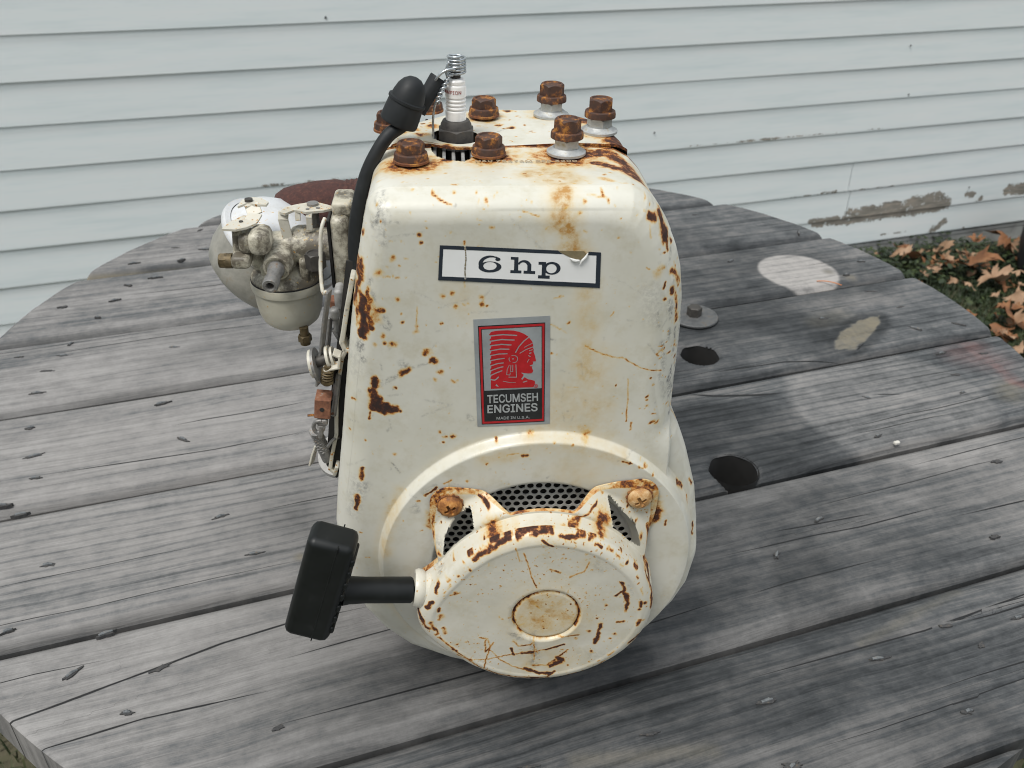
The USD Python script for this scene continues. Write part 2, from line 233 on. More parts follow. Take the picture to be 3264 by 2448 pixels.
# ---------------------------------------------------------------- wood and wall paint
mat('weathered_wood', {**OBJ, 'seed': ('attribute', {'attribute': 'seed'}), 'off': ('combine_xyz', {}), 'sx': ('math', {'math_type': 'multiply', 'value2': 7.3}), 'po': ('vector_math', {'math_type': 'add'}),
    'mw': ('mapping', {'scale': (3.2, 10, 1)}), 'nw': noise(1, 3, .5), 'wv': ('math', {'math_type': 'multiply_add', 'value2': .020, 'value3': -.010}), 'wo': ('combine_xyz', {}), 'pw': ('vector_math', {'math_type': 'add'}),
    'mg': ('mapping', {'scale': (2.2, 120, 1)}), 'ng': noise(1, 5, .62), 'mf': ('mapping', {'scale': (45, 800, 1)}), 'nf': noise(1, 4, .6),
    'wave': ('wave_texture', {'wave_type': 'bands', 'bands_direction': 'y', 'scale': 38, 'distortion': 1.5, 'detail': 3, 'detail_scale': 1.0}), 'mwv': ('mapping', {'scale': (.16, 1, 1)}), 'wr': ('rgb_ramp', {'ramp': [(0, (0,) * 3), (.66, (0,) * 3), (.95, (1,) * 3)]}), 'amp': ('attribute', {'attribute': 'ridge'}), 'wa': ('math', {'math_type': 'multiply'}),
    'mb': ('mapping', {'scale': (5, 17, 1)}), 'nb': noise(1, 7, .68), 'ns': noise(52, 8, .78), 'nd': noise(900, 2, .5),
    't1': ('math', {'math_type': 'multiply', 'value2': .34}), 't2': ('math', {'math_type': 'multiply_add', 'value2': .42}), 't3': ('math', {'math_type': 'multiply_add', 'value2': .34}), 't4': ('math', {'math_type': 'multiply_add', 'value2': .16}), 't5': ('math', {'math_type': 'multiply_add', 'value2': -.105}), 'tb': ('attribute', {'attribute': 'tone'}), 't6': ('math', {'math_type': 'add'}),
    'base': ('rgb_ramp', {'ramp': [(.45, (.017, .019, .021)), (.53, (.044, .048, .051)), (.61, (.090, .094, .097)), (.69, (.160, .155, .151)), (.80, (.245, .237, .230))]}),
    'mc': ('mapping', {'scale': (2.2, 330, 1)}), 'nc': noise(1, 2, .4), 'cm': ('map_range', {'from_min': .735, 'from_max': .765, 'to_min': 0, 'to_max': .8, 'clamp': True}), 'ck': ('attribute', {'attribute': 'ck'}), 'cw': ('attribute', {'attribute': 'cw'}), 'ckn': ('math', {'math_type': 'multiply_add', 'value2': .0022}), 'ckm': ('math', {'math_type': 'add', 'value2': -.0011}), 'cka': ('math', {'math_type': 'absolute'}), 'ckd': ('math', {'math_type': 'divide'}), 'cki': ('map_range', {'from_min': .55, 'from_max': 1.0, 'to_min': 1, 'to_max': 0, 'clamp': True}), 'holea': ('attribute', {'attribute': 'hole'}), 'crk': ('math', {'math_type': 'maximum'}), 'cmx': ('math', {'math_type': 'maximum'}), 'cmix': ('mix', {'color2': (.010, .0105, .011)}),
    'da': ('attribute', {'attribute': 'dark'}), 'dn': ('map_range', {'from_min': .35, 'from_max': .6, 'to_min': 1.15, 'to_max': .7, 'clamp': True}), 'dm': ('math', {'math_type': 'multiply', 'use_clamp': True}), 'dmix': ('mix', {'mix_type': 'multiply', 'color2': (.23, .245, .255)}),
    'pa': ('attribute', {'attribute': 'pale'}), 'pn': ('map_range', {'from_min': .48, 'from_max': .66, 'to_min': .25, 'to_max': .95, 'clamp': True}), 'pm': ('math', {'math_type': 'multiply', 'use_clamp': True}), 'pmix': ('mix', {'color2': (.33, .312, .295)}),
    'ta': ('attribute', {'attribute': 'tan'}), 'tn': ('map_range', {'from_min': .35, 'from_max': .6, 'to_min': .4, 'to_max': 1.1, 'clamp': True}), 'tm': ('math', {'math_type': 'multiply', 'use_clamp': True}), 'tmix': ('mix', {'color2': (.165, .145, .105)}),
    'ea': ('attribute', {'attribute': 'red'}), 'em': ('math', {'math_type': 'multiply', 'use_clamp': True}), 'emix': ('mix', {'color2': (.30, .105, .085)}),
    'h1': ('math', {'math_type': 'multiply_add', 'value2': .5}), 'h2': ('math', {'math_type': 'multiply_add', 'value2': -.9}), 'h3': ('math', {'math_type': 'multiply_add', 'value2': -1.2}), 'b': ('bump', {'strength': .6, 'distance': .0012}), 'p': ('principled_bsdf', {'roughness': .72, 'specular_ior_level': .38})},
    [('seed.fac', 'sx.value1'), ('sx.value', 'off.x'), ('sx.value', 'off.y'), ('tc.object', 'po.vector1'), ('off.vector', 'po.vector2'),
     ('po.vector', 'mw.vector'), ('mw.vector', 'nw.vector'), ('nw.fac', 'wv.value1'), ('wv.value', 'wo.y'), ('po.vector', 'pw.vector1'), ('wo.vector', 'pw.vector2'),
     ('pw.vector', 'mg.vector'), ('mg.vector', 'ng.vector'), ('pw.vector', 'mf.vector'), ('mf.vector', 'nf.vector'), ('pw.vector', 'mwv.vector'), ('mwv.vector', 'wave.vector'), ('wave.fac', 'wr.fac'), ('wr.color', 'wa.value1'), ('amp.fac', 'wa.value2'),
     ('po.vector', 'mb.vector'), ('mb.vector', 'nb.vector'), ('po.vector', 'ns.vector'), ('po.vector', 'nd.vector'),
     ('ng.fac', 't1.value1'), ('nb.fac', 't2.value1'), ('t1.value', 't2.value3'), ('ns.fac', 't3.value1'), ('t2.value', 't3.value3'), ('nf.fac', 't4.value1'), ('t3.value', 't4.value3'), ('wa.value', 't5.value1'), ('t4.value', 't5.value3'), ('t5.value', 't6.value1'), ('tb.fac', 't6.value2'), ('t6.value', 'base.fac'),
     ('pw.vector', 'mc.vector'), ('mc.vector', 'nc.vector'), ('nc.fac', 'cm.value'), ('cm.result', 'cmx.value1'), ('ng.fac', 'ckn.value1'), ('ck.fac', 'ckn.value3'), ('ckn.value', 'ckm.value1'), ('ckm.value', 'cka.value1'), ('cka.value', 'ckd.value1'), ('cw.fac', 'ckd.value2'), ('ckd.value', 'cki.value'), ('cki.result', 'crk.value1'), ('holea.fac', 'crk.value2'), ('crk.value', 'cmx.value2'),
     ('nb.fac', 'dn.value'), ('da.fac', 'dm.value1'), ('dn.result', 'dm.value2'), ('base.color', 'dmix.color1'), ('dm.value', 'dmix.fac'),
     ('t6.value', 'pn.value'), ('pa.fac', 'pm.value1'), ('pn.result', 'pm.value2'), ('dmix.color', 'pmix.color1'), ('pm.value', 'pmix.fac'),
     ('ns.fac', 'tn.value'), ('ta.fac', 'tm.value1'), ('tn.result', 'tm.value2'), ('pmix.color', 'tmix.color1'), ('tm.value', 'tmix.fac'),
     ('ea.fac', 'em.value1'), ('tn.result', 'em.value2'), ('tmix.color', 'emix.color1'), ('em.value', 'emix.fac'),
     ('emix.color', 'cmix.color1'), ('cmx.value', 'cmix.fac'), ('cmix.color', 'p.base_color'),
     ('ng.fac', 'h1.value1'), ('nf.fac', 'h1.value3'), ('wa.value', 'h2.value1'), ('h1.value', 'h2.value3'), ('cmx.value', 'h3.value1'), ('h2.value', 'h3.value3'), ('h3.value', 'b.height'), ('b.normal', 'p.normal')])

mat('siding_paint', {**OBJ, 'mp': ('mapping', {'scale': (1.2, 1, 14)}), 'n': noise(2.2, 6, .62), 'r': ('rgb_ramp', {'ramp': [(.3, (.655, .725, .73)), (.5, (.735, .785, .785)), (.7, (.77, .80, .795))]}),
    'n2': noise(9, 8, .7), 'dm': ('map_range', {'from_min': .60, 'from_max': .78, 'to_min': 0, 'to_max': .35, 'clamp': True}), 'mx': ('mix', {'color2': (.46, .475, .45)}), 'mp2': ('mapping', {'scale': (2.5, 1, 40)}),
    'pa': ('attribute', {'attribute': 'peel'}), 'n3': noise(38, 8, .75), 'pm': ('map_range', {'from_min': .3, 'from_max': .7, 'to_min': .35, 'to_max': 1.35, 'clamp': True}), 'pv': ('math', {'math_type': 'multiply'}), 'pe': ('map_range', {'from_min': .5, 'from_max': .56, 'to_min': 0, 'to_max': 1, 'clamp': True}),
    'mp3': ('mapping', {'scale': (14, 1, 160)}), 'n4': noise(1, 5, .65), 'wc': ('rgb_ramp', {'ramp': [(.3, (.12, .115, .095)), (.5, (.25, .235, .205)), (.68, (.38, .33, .27)), (.8, (.42, .24, .14))]}), 'fin': ('mix', {}), 'hh': ('math', {'math_type': 'multiply', 'value2': -1}),
    'b': ('bump', {'strength': .5, 'distance': .0015}), 'hn': ('math', {'math_type': 'multiply_add', 'value2': .25}), 'p': ('principled_bsdf', {'roughness': .5, 'specular_ior_level': .4})},
    [('tc.object', 'mp.vector'), ('mp.vector', 'n.vector'), ('n.fac', 'r.fac'), ('tc.object', 'mp2.vector'), ('mp2.vector', 'n2.vector'), ('n2.fac', 'dm.value'), ('dm.result', 'mx.fac'), ('r.color', 'mx.color1'),
     ('tc.object', 'n3.vector'), ('n3.fac', 'pm.value'), ('pa.fac', 'pv.value1'), ('pm.result', 'pv.value2'), ('pv.value', 'pe.value'), ('tc.object', 'mp3.vector'), ('mp3.vector', 'n4.vector'), ('n4.fac', 'wc.fac'),
     ('mx.color', 'fin.color1'), ('wc.color', 'fin.color2'), ('pe.result', 'fin.fac'), ('fin.color', 'p.base_color'), ('pe.result', 'hh.value1'), ('n2.fac', 'hn.value1'), ('hh.value', 'hn.value3'), ('hn.value', 'b.height'), ('b.normal', 'p.normal')])

# ---------------------------------------------------------------- ground
T = 0.78
gx = np.r_[-150, -40, -12, np.linspace(-5, 7, 49), 14, 40, 150]; gy = np.r_[-150, -40, -12, np.linspace(-5, 7, 49), 14, 40, 150]
GX, GY = np.meshgrid(gx, gy, indexing='ij'); GZ = (meshkit.fbm(np.stack([GX * 1.3, GY * 1.3, 0 * GX], -1), 3, 4) - .5) * .03 * (np.abs(GX) < 6) * (np.abs(GY) < 6)
i, j = np.meshgrid(np.arange(len(gx) - 1), np.arange(len(gy) - 1), indexing='ij'); N = len(gy)
part('/World', 'ground', (np.stack([GX, GY, GZ], -1).reshape(-1, 3), np.stack([i * N + j, (i + 1) * N + j, (i + 1) * N + j + 1, i * N + j + 1], -1).reshape(-1, 4)), 'earth', smooth=True, kind='structure')

# ---------------------------------------------------------------- house wall of siding boards
WY = math.radians(19.8956); WD = 2.21
we, wn = np.array([math.cos(WY), math.sin(WY), 0]), np.array([-math.sin(WY), math.cos(WY), 0])
WO = np.array([0, 0, 0.]) + wn * WD                    # local: x along the wall, y = into the wall, z up
wall = thing('house_wall', WO, WY, 'white painted wooden wall of horizontal boards behind the reel table, peeling at its foot', 'wall')
DZ = .09536; zs = lambda k: .8278 - DZ * k
A0, A1 = -3.2, 4.6
peel = [((1.95, .166, 2.10, .168, 2.25, .170, 2.335, .172), .030, .9), ((1.97, .178, 2.10, .186, 2.2, .188), .016, .8), ((2.2, .192, 2.31, .196), .022, .9), ((1.80, .168, 1.9, .164), .011, .85), ((2.425, .194, 2.45, .190), .014, .9), ((2.478, .168, 2.49, .172), .011, .85), ((2.60, .192, 2.65, .190, 2.72, .185), .022, .9), ((1.82, .156, 1.90, .150, 1.93, .152), .014, .8), ((1.96, .155, 2.1, .157), .006, .7), ((2.31, .075, 2.345, .095, 2.36, .104), .016, .75), ((2.10, .086, 2.2, .085), .008, .62), ((1.82, .26, 1.87, .259), .007, .8), ((2.45, .07, 2.48, .075), .008, .6), ((2.7, .165, 3.0, .17), .014, .8), ((1.2, .262, 1.3, .2605), .006, .65), ((1.45, .453, 1.62, .4525), .005, .7), ((.1, .452, .35, .4525), .005, .58), ((.55, .4515, .7, .4525), .006, .7), ((1.7, .258, 2.1, .2575), .004, .6), ((1.3, .4525, 2.0, .453), .0035, .6)]
def board(k, a0, a1, na):
    z0, z1 = zs(k), zs(k - 1)
    prof = [(.004, z0), (-.0148, z0 + .0002), (-.0158, z0 + .0022), (-.0156, z0 + .006), (-.015, z0 + .02), (-.0143, z0 + .035), (-.0136, z0 + .05), (-.0128, z0 + .066), (-.0122, z1 - .0148), (-.0124, z1 - .0105), (-.0127, z1 - .0076), (-.0129, z1 - .0046), (-.0129, z1 - .001), (-.0129, z1 + .006), (.004, z1 + .006)]
    prof = np.array(prof); rg = np.random.default_rng(100 + k)
    a = np.linspace(a0, a1, na); n = len(prof)
    v = np.zeros((na, n, 3)); v[:, :, 0] = a[:, None]; v[:, :, 1] = prof[None, :, 0]; v[:, :, 2] = prof[None, :, 1]
    wob = (meshkit.fbm(np.stack([a * .8, a * 0 + k, a * 0], -1), 3, 5) - .5) * .0035
    v[:, :, 2] += wob[:, None] * (prof[None, :, 1] < z0 + .01); v[:, :, 1] += ((meshkit.fbm(np.stack([a * 1.5, a * 0 + k * 3.1, a * 0], -1), 2, 9) - .5) * .002)[:, None]
    i, j = np.meshgrid(np.arange(na - 1), np.arange(n - 1), indexing='ij')
    f = np.stack([i * n + j, (i + 1) * n + j, (i + 1) * n + j + 1, i * n + j + 1], -1).reshape(-1, 4)
    V = v.reshape(-1, 3); f3 = np.vstack([f[:, [0, 1, 2]], f[:, [0, 2, 3]]])
    for e in (0, na - 1):                                  # end caps
        c = len(V); V = np.vstack([V, v[e].mean(0)]); q = np.arange(n) + e * n; t = np.stack([np.full(n, c), q, np.roll(q, -1)], -1); f3 = np.vstack([f3, t if e else t[:, ::-1]])
    pe = field(np.stack([V[:, 0], V[:, 2]], -1), peel)
    part(wall, 'siding_board', (V, f3), 'siding_paint', smooth=28 if na < 60 else True, attrs=None if na < 60 else {'peel': pe})
for k in range(-22, 9):
    if k in (6, 7):
        xj = {6: 1.917, 7: 1.932}[k]
        board(k, A0, xj - .001, 700); board(k, xj + .001, A1, 700)
    else: board(k, A0, A1, 900 if k >= 4 else 50)
part(wall, 'sheathing', rbox((A0, .0045, .02), (A1, .12, 2.98), .002), 'foundation')
part(wall, 'drip_ledge', rbox((A0, -.012, .046), (A1, .003, .0610), .003), 'foundation')
part(wall, 'foundation', rbox((A0, -.010, -.25), (A1, .02, .0455), .003), 'foundation')
for a, z in [(.31, zs(0) + .012), (2.06, zs(3) + .01), (2.42, zs(7) + .06), (1.2, zs(4) + .055), (2.02, zs(2) + .06)]:
    part(wall, 'nail_head', place(lathe([(0, .0012), (.0026, .001), (.003, 0)], 10), (a, -.0158, z), (0, -1, 0)), 'nail_metal')

# ---------------------------------------------------------------- the cable reel used as a table
RY = .353428; RC = np.array([.004366, .770443]); RR = .536
reel = thing('cable_reel_table', (RC[0], RC[1], 0), RY, 'round weathered grey plank top of a wooden cable reel used as a table', 'table')
seams = [.540, .4461, .3239, .1784, .0462, -.101, -.2448, -.3921, -.5113, -.540]
def disc(P, c, r, soft): return 1 - smoothstep(r - soft, r + soft, np.linalg.norm(P - np.array(c), axis=1))
DARK = [((-.09, -.36, -.03, -.43, .05, -.44), .035, .9), ((.08, -.40, .11, -.33), .03, .85), ((-.1, -.2, -.13, -.3), .035, .7), ((.16, .02, .30, .06), .09, .45), ((.08, -.26, .22, -.30), .08, .45), ((-.05, -.44, .15, -.47), .06, .5), ((.1, .12, .25, .15), .06, .4), ((.11, -.05, .20, .0, .30, .02), .045, .85), ((.20, .09, .30, .11, .36, .14), .035, .7), ((.345, .02, .46, .03), .022, .6), ((.47, .06, .44, .12), .02, .5), ((.12, .16, .3, .2), .05, .6), ((.06, -.16, .13, -.17, .165, -.20), .042, .95), ((.02, -.30, .08, -.27, .16, -.29), .04, .75), ((.06, -.34, .20, -.36), .03, .6), ((-.22, -.34, -.10, -.40, .0, -.43, .1, -.44), .05, .7), ((-.06, -.47, .12, -.50), .035, .75), ((-.232, -.178), .035, .7), ((-.16, -.30, -.12, -.36), .04, .8), ((.285, -.06, .36, -.02), .025, .55), ((.31, -.085, .34, -.03), .016, .7), ((.278, -.139, .246, -.187, .236, -.242), .0055, .45), ((-.30, .12, -.18, .09), .03, .35), ((-.05, .28, .1, .26), .05, .4), ((.14, -.10, .2, -.07), .03, .5), ((.0, -.2, .02, -.35), .06, .7), ((-.1, -.25, -.04, -.4), .06, .6), ((-.30, -.43, -.18, -.45), .03, .4), ((.17, -.36, .32, -.33), .02, .4)]  # dark stains; strokes round the engine base also paint in its contact shadow
TAN = [((.437, .078), .005, .6), ((.345, -.028, .385, -.020), .010, .2), ((.436, -.210, .450, -.198), .009, .5), ((.452, .060, .456, .058), .004, .5), ((-.12, -.44, -.04, -.46), .004, .3), ((-.25, -.22), .003, .7), ((.1, -.42, .2, -.40), .003, .25), ((-.428, .327, -.28, .320), .0025, 1.0)]
RED = [((.475, -.12, .466, -.15), .012, .2), ((.468, -.16, .464, -.185), .006, .26), ((.455, -.135, .47, -.15), .018, .14), ((.460, -.19, .470, -.205), .005, .35)]
CRACK = [((.128, -.106, .16, -.122, .20, -.134, .229, -.139), .0022, 1.0), ((-.50, -.318, -.44, -.308, -.39, -.300, -.354, -.293, -.31, -.285, -.267, -.281, -.20, -.284), .0009, .95), ((-.44, -.335, -.36, -.330, -.28, -.334), .0007, .8), ((-.38, .257, -.28, .254, -.18, .260), .0007, .8), ((.17, -.085, .26, -.088, .33, -.1), .0008, .8), ((-.3, -.36, -.1, -.362, .05, -.355), .0007, .8), ((-.45, -.06, -.3, -.066, -.2, -.063), .0006, .7), ((.35, -.09, .365, -.082), .001, .8), ((.31, -.168, .335, -.176), .0009, .8), ((.25, -.335, .36, -.338, .46, -.33), .0007, .7), ((.1, -.305, .2, -.312), .0007, .7), ((.0, -.42, .15, -.424, .3, -.417), .0007, .7)]
KNOT = Polygon([(.328, -.082), (.338, -.068), (.356, -.055), (.378, -.044), (.402, -.037), (.420, -.037), (.412, -.050), (.394, -.063), (.372, -.076), (.346, -.089)])
HOLES = [(.184, -.050, .0195), (.117, -.2265, .0205)]
BOLTH = [(.2205, .0215)]
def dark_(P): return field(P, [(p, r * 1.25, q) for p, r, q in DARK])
TONE = [.01, .02, .01, .035, .025, .02, .03, .01, .03]; RIDGE = [.2, .35, .2, .3, .3, .6, .2, .45, .4]; LIFT = [.0030, .0024, .0017, .0011, .0004, -.0002, -.0009, -.0015, -.0022]
def cracks(k, P):
    """signed distance to the nearest long crack of plank k, and the crack's half width there"""
    r_ = np.random.default_rng(50 + k); lines = [(np.array(p).reshape(-1, 2), w * 1.15) for p, w, _ in CRACK if seams[k + 1] < p[1] < seams[k]]
    for _ in range((3, 4, 4, 5, 6, 8, 6, 9, 3)[k]):
        x0 = r_.uniform(-.55, .4); n = r_.integers(4, 9); xs = x0 + np.arange(n) * r_.uniform(.03, .06); y = r_.uniform(seams[k + 1] + .012, seams[k] - .012)
        lines.append((np.stack([xs, y + np.cumsum(r_.normal(0, .0011, n))], -1), r_.uniform(.00035, .0008)))
    best = np.full(len(P), .03); wid = np.full(len(P), 1e-5)
    for q, w in lines:
        q = q[np.argsort(q[:, 0])]; f = np.interp(P[:, 0], q[:, 0], q[:, 1]); e = np.minimum(P[:, 0] - q[0, 0], q[-1, 0] - P[:, 0]); L = q[-1, 0] - q[0, 0]
        d = P[:, 1] - f; m_ = (e > -.004) & (np.abs(d) < np.abs(best)); best[m_] = d[m_]; wid[m_] = (w * smoothstep(-.001, L * .3, e))[m_] + 1e-5
    return best, wid
for k in range(9):
    y1, y0 = seams[k] - .0019, seams[k + 1] + .0019
    h = y1 - y0; e = .0135
    t = np.r_[np.linspace(0, e, 10)[:-1], np.linspace(e, h - e, max(4, int(h / .0021))), np.linspace(h - e, h, 10)[1:]]
    ys = y0 + t; ys = np.clip(ys, -RR + .0004, RR - .0004)
    nx = 420; X = np.linspace(-1, 1, nx)
    YY = np.repeat(ys[:, None], nx, 1); rim = np.sqrt(np.maximum(RR ** 2 - ys ** 2, 1e-5)); 
    XX = X[None] * (rim + (meshkit.noise(np.stack([ys * 40, ys * 0 + k, ys * 0], -1), 3) - .5) * .002 + (random.random() - .5) * .006)[:, None]
    V = np.stack([XX, YY, np.zeros_like(XX)], -1).reshape(-1, 3)
    for hx, hy, hr in HOLES:                              # bored holes: rim vertices snapped on to the bore
        d = V[:, :2] - [hx, hy]; L = np.linalg.norm(d, axis=1) + 1e-9; s = (L > hr - .0014) & (L < hr + .0014)
        V[s, :2] = [hx, hy] + d[s] / L[s, None] * (hr + .0003 + .0004 * np.sin(np.arctan2(d[s, 1], d[s, 0]) * 7))[:, None]
    x, y = V[:, 0], V[:, 1]; tt = np.repeat(t, nx); ed = np.minimum(tt, h - tt)
    z = -.0075 * np.clip(1 - ed / e, 0, 1) ** 2.2
    endd = np.sqrt(np.maximum(RR ** 2 - 0, 0)) - np.hypot(x, y)
    z -= .003 * (1 - smoothstep(0, .005, endd))
    z += LIFT[k] - .0012 * ((tt / h - .5) * 2) ** 2 + (meshkit.fbm(np.stack([x * 5, y * 90, x * 0 + k], -1), 3, 2) - .5) * .0012 + (meshkit.fbm(np.stack([x * 3, y * 3, x * 0 + k], -1), 2, 8) - .5) * .002
    hole = np.zeros(len(V), bool)
    for hx, hy, hr in HOLES:
        L = np.hypot(x - hx, y - hy); hole |= L < hr - .0009
        z -= .0025 * (1 - smoothstep(hr, hr + .003, L)) * (L >= hr - .0001)
    P = np.stack([x, y], -1)
    V[:, 2] = T + z
    ckd_ = cracks(k, P)
    kd = np.zeros(len(P)) + 1.0
    nk = np.flatnonzero(np.hypot(x - .375, y + .063) < .09)
    if len(nk): kd[nk] = np.where(shapely.contains_xy(KNOT, x[nk], y[nk]), -1, 1) * shapely.distance(shapely.points(x[nk], y[nk]), KNOT.exterior)
    kd = kd + (meshkit.fbm(np.stack([x * 120, y * 120, 0 * x], -1), 3, 6) - .5) * .006
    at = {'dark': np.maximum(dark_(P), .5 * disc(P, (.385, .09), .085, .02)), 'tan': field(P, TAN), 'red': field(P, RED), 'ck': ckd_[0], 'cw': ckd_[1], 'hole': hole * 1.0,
          'pale': np.maximum.reduce([disc(P, (.400, .0885), .0485, .0022), .25 * disc(P, (.318, -.185), .098, .007) * (P[:, 1] < -.101), .3 * disc(P, (-.3, -.1), .2, .15), .25 * disc(P, (.4, -.45), .15, .08)]),
          'seed': np.full(len(V), k * 1.0), 'tone': TONE[k] + .05 * (1 - smoothstep(-.35, .1, x)) - .03 * smoothstep(.05, .2, x) * (y > -.25), 'ridge': np.full(len(V), RIDGE[k])}
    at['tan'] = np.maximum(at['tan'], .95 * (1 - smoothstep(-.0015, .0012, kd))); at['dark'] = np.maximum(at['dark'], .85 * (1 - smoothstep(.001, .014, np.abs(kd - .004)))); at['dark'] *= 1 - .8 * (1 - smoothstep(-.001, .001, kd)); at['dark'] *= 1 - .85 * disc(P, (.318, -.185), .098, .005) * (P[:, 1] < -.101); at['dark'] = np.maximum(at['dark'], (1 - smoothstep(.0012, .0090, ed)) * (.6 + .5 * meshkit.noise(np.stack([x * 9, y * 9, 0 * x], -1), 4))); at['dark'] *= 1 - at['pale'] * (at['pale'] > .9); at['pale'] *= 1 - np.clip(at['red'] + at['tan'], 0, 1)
    ny = len(ys); i, j = np.meshgrid(np.arange(ny - 1), np.arange(nx - 1), indexing='ij')
    f = np.stack([i * nx + j, i * nx + j + 1, (i + 1) * nx + j + 1, (i + 1) * nx + j], -1).reshape(-1, 4)
    loop = np.r_[np.arange(nx), (np.arange(1, ny)) * nx + nx - 1, (ny - 1) * nx + np.arange(nx - 2, -1, -1), np.arange(ny - 2, 0, -1) * nx]
    b = V[loop].copy(); b[:, 2] = T - .036; c = len(V); V2 = np.vstack([V, V[loop], b]); n = len(loop); q = np.arange(n); q2 = (q + 1) % n
    f = f[~hole[f].any(1)]
    f3 = np.vstack([f[:, [0, 1, 2]], f[:, [0, 2, 3]], np.stack([c + q, c + n + q, c + n + q2], -1), np.stack([c + q, c + n + q2, c + q2], -1)])
    ext = lambda w: np.r_[w, w[loop], w[loop]]
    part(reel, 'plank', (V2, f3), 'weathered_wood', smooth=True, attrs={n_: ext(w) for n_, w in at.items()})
# lower layer, drum and foot of the reel
low = []
for k in range(8):
    x0, x1 = -RR + .01 + k * .13, -RR + .01 + (k + 1) * .13 - .003
    g = Point(0, 0).buffer(RR - .012, 64).intersection(sbox(x0, -1, x1, 1))
    for hx, hy, hr in HOLES: g = g.difference(Point(hx, hy).buffer(hr + .002, 24))
    part(reel, 'cross_plank', plate(g, .0345, lambda a, b, c: np.stack([a, b, T - .0715 + c], -1)), 'weathered_wood')
for k in range(18):
    a = k / 18 * 2 * math.pi; c, s = math.cos(a), math.sin(a)
    part(reel, 'drum_stave', rbox_at((.26 * c, .26 * s, .39), (.026, .086, .63), .004, ((c, s, 0), (-s, c, 0), (0, 0, 1))), 'weathered_wood')
for k in range(8):
    y0, y1 = -RR + .01 + k * .13, -RR + .01 + (k + 1) * .13 - .003
    g = Point(0, 0).buffer(RR - .02, 48).intersection(sbox(-1, y0, 1, y1))
    part(reel, 'foot_plank', plate(g, .07, lambda a, b, c: np.stack([a, b, c + .004], -1)), 'weathered_wood')
for hx, hy, hr in HOLES:
    part(reel, 'bore', place(lathe([(hr + .0012, -.0022), (hr + .0006, -.006), (hr + .0008, -.074)], 48), (hx, hy, T)), 'dark_bore', smooth=True)
# tie-bolt with its washer, beside the engine
wb = part(reel, 'washer', place(lathe([(.007, .0006), (.0255, .0006), (.0268, .0015), (.0268, .0032), (.026, .0038), (.007, .0038)], 40), (.2155, .0205, T + .0012)), 'worn_steel')
part(reel, 'bolt', [place(lathe([(0, .0105), (.0068, .0105), (.0082, .0096), (.0082, 0), (0, 0)], 6), (.2155, .0205, T + .0050), spin=.5)], 'dark_steel')
for q, a in enumerate((2.3, 4.2)):
    bx, by = .205 * math.cos(a), .205 * math.sin(a)
    part(reel, 'washer', place(lathe([(.007, .0006), (.0255, .0006), (.0268, .0015), (.0268, .0032), (.026, .0038), (.007, .0038)], 40), (bx, by, T + .0012)), 'worn_steel')
    part(reel, 'bolt', [place(lathe([(0, .0105), (.0068, .0105), (.0082, .0096), (.0082, 0), (0, 0)], 6), (bx, by, T + .0050), spin=a)], 'dark_steel')
NAILS=[(-0.289,0.419),(-0.32,0.371),(-0.286,0.356),(-0.368,0.339),(-0.314,0.333),(-0.344,0.293),(-0.374,0.281),(-0.388,0.246),(-0.441,0.246),(-0.404,0.21),(-0.428,0.159),(-0.433,0.136),(-0.474,0.146),(-0.447,0.11),(-0.33,0.121),(-0.452,0.071),(-0.342,0.02),(-0.453,0.014),(-0.326,-0.044),(-0.446,-0.031),(-0.442,-0.063),(-0.449,-0.107),(-0.463,-0.092),(-0.424,-0.173),(-0.302,-0.157),(-0.282,-0.207),(-0.444,-0.231),(-0.383,-0.253),(-0.402,-0.281),(-0.349,-0.294),(-0.369,-0.323),(-0.284,-0.363),(-0.07,-0.438),(0.011,-0.44),(-0.148,-0.435),(-0.0,-0.484),(0.147,-0.305),(0.092,-0.329),(0.268,-0.365),(0.166,-0.426),(0.22,-0.436),(0.102,-0.435),(0.176,-0.448),(0.128,-0.487),(0.012,-0.44),(-0.0,-0.484),(0.366,0.286),(0.336,0.139),(0.471,0.19),(0.495,0.09),(0.454,0.017),(0.452,0.063),(0.355,-0.023),(0.44,-0.072),(0.494,-0.078),(0.459,-0.026),(0.43,-0.124),(0.474,-0.138),(0.414,-0.163),(0.396,-0.192),(0.299,-0.171),(0.268,-0.226),(0.344,-0.289)]
for k, (nx_, ny_) in enumerate(NAILS):
    if math.hypot(nx_, ny_) > RR - .008: continue
    a = rng.uniform(-.35, .35) + (0 if rng.random() < .7 else rng.uniform(-1, 1)); L = rng.uniform(.0038, .0078); w = rng.uniform(.0011, .0021)
    u = np.array([math.cos(a), math.sin(a), 0]); vv = np.array([-u[1], u[0], 0]); c = np.array([nx_, ny_, T + LIFT[next(i_ for i_ in range(9) if ny_ >= seams[i_ + 1] or i_ == 8)] + .0009])
    ts = np.linspace(0, 2 * np.pi, 15)[:-1]; rad = 1 + rng.uniform(-.5, .35, 14)
    ring = c + u * (np.cos(ts) * L * rad)[:, None] + vv * (np.sin(ts) * w * rad)[:, None] + [0, 0, -.0002]
    base = ring - [0, 0, .003]; V = np.vstack([ring, base, c + [0, 0, .0003]]); q = np.arange(14); q2 = (q + 1) % 14
    nl = part(reel, 'nail', (V, np.vstack([np.stack([q, q2, np.full(14, 28)], -1), np.stack([q, q + 14, q2 + 14], -1), np.stack([q, q2 + 14, q2], -1)])), 'nail_gouge')
    if rng.random() < .75:
        p0, p1 = c + u * L * rng.uniform(-.75, -.4), c + u * L * rng.uniform(.3, .75)
        part(nl, 'nail_shank', tube([p0 + [0, 0, .0002], (p0 + p1) / 2 + vv * w * .2 + [0, 0, .0004], p1 + [0, 0, .0001]], [.0009, .0012, .0006], 7), 'nail_metal')

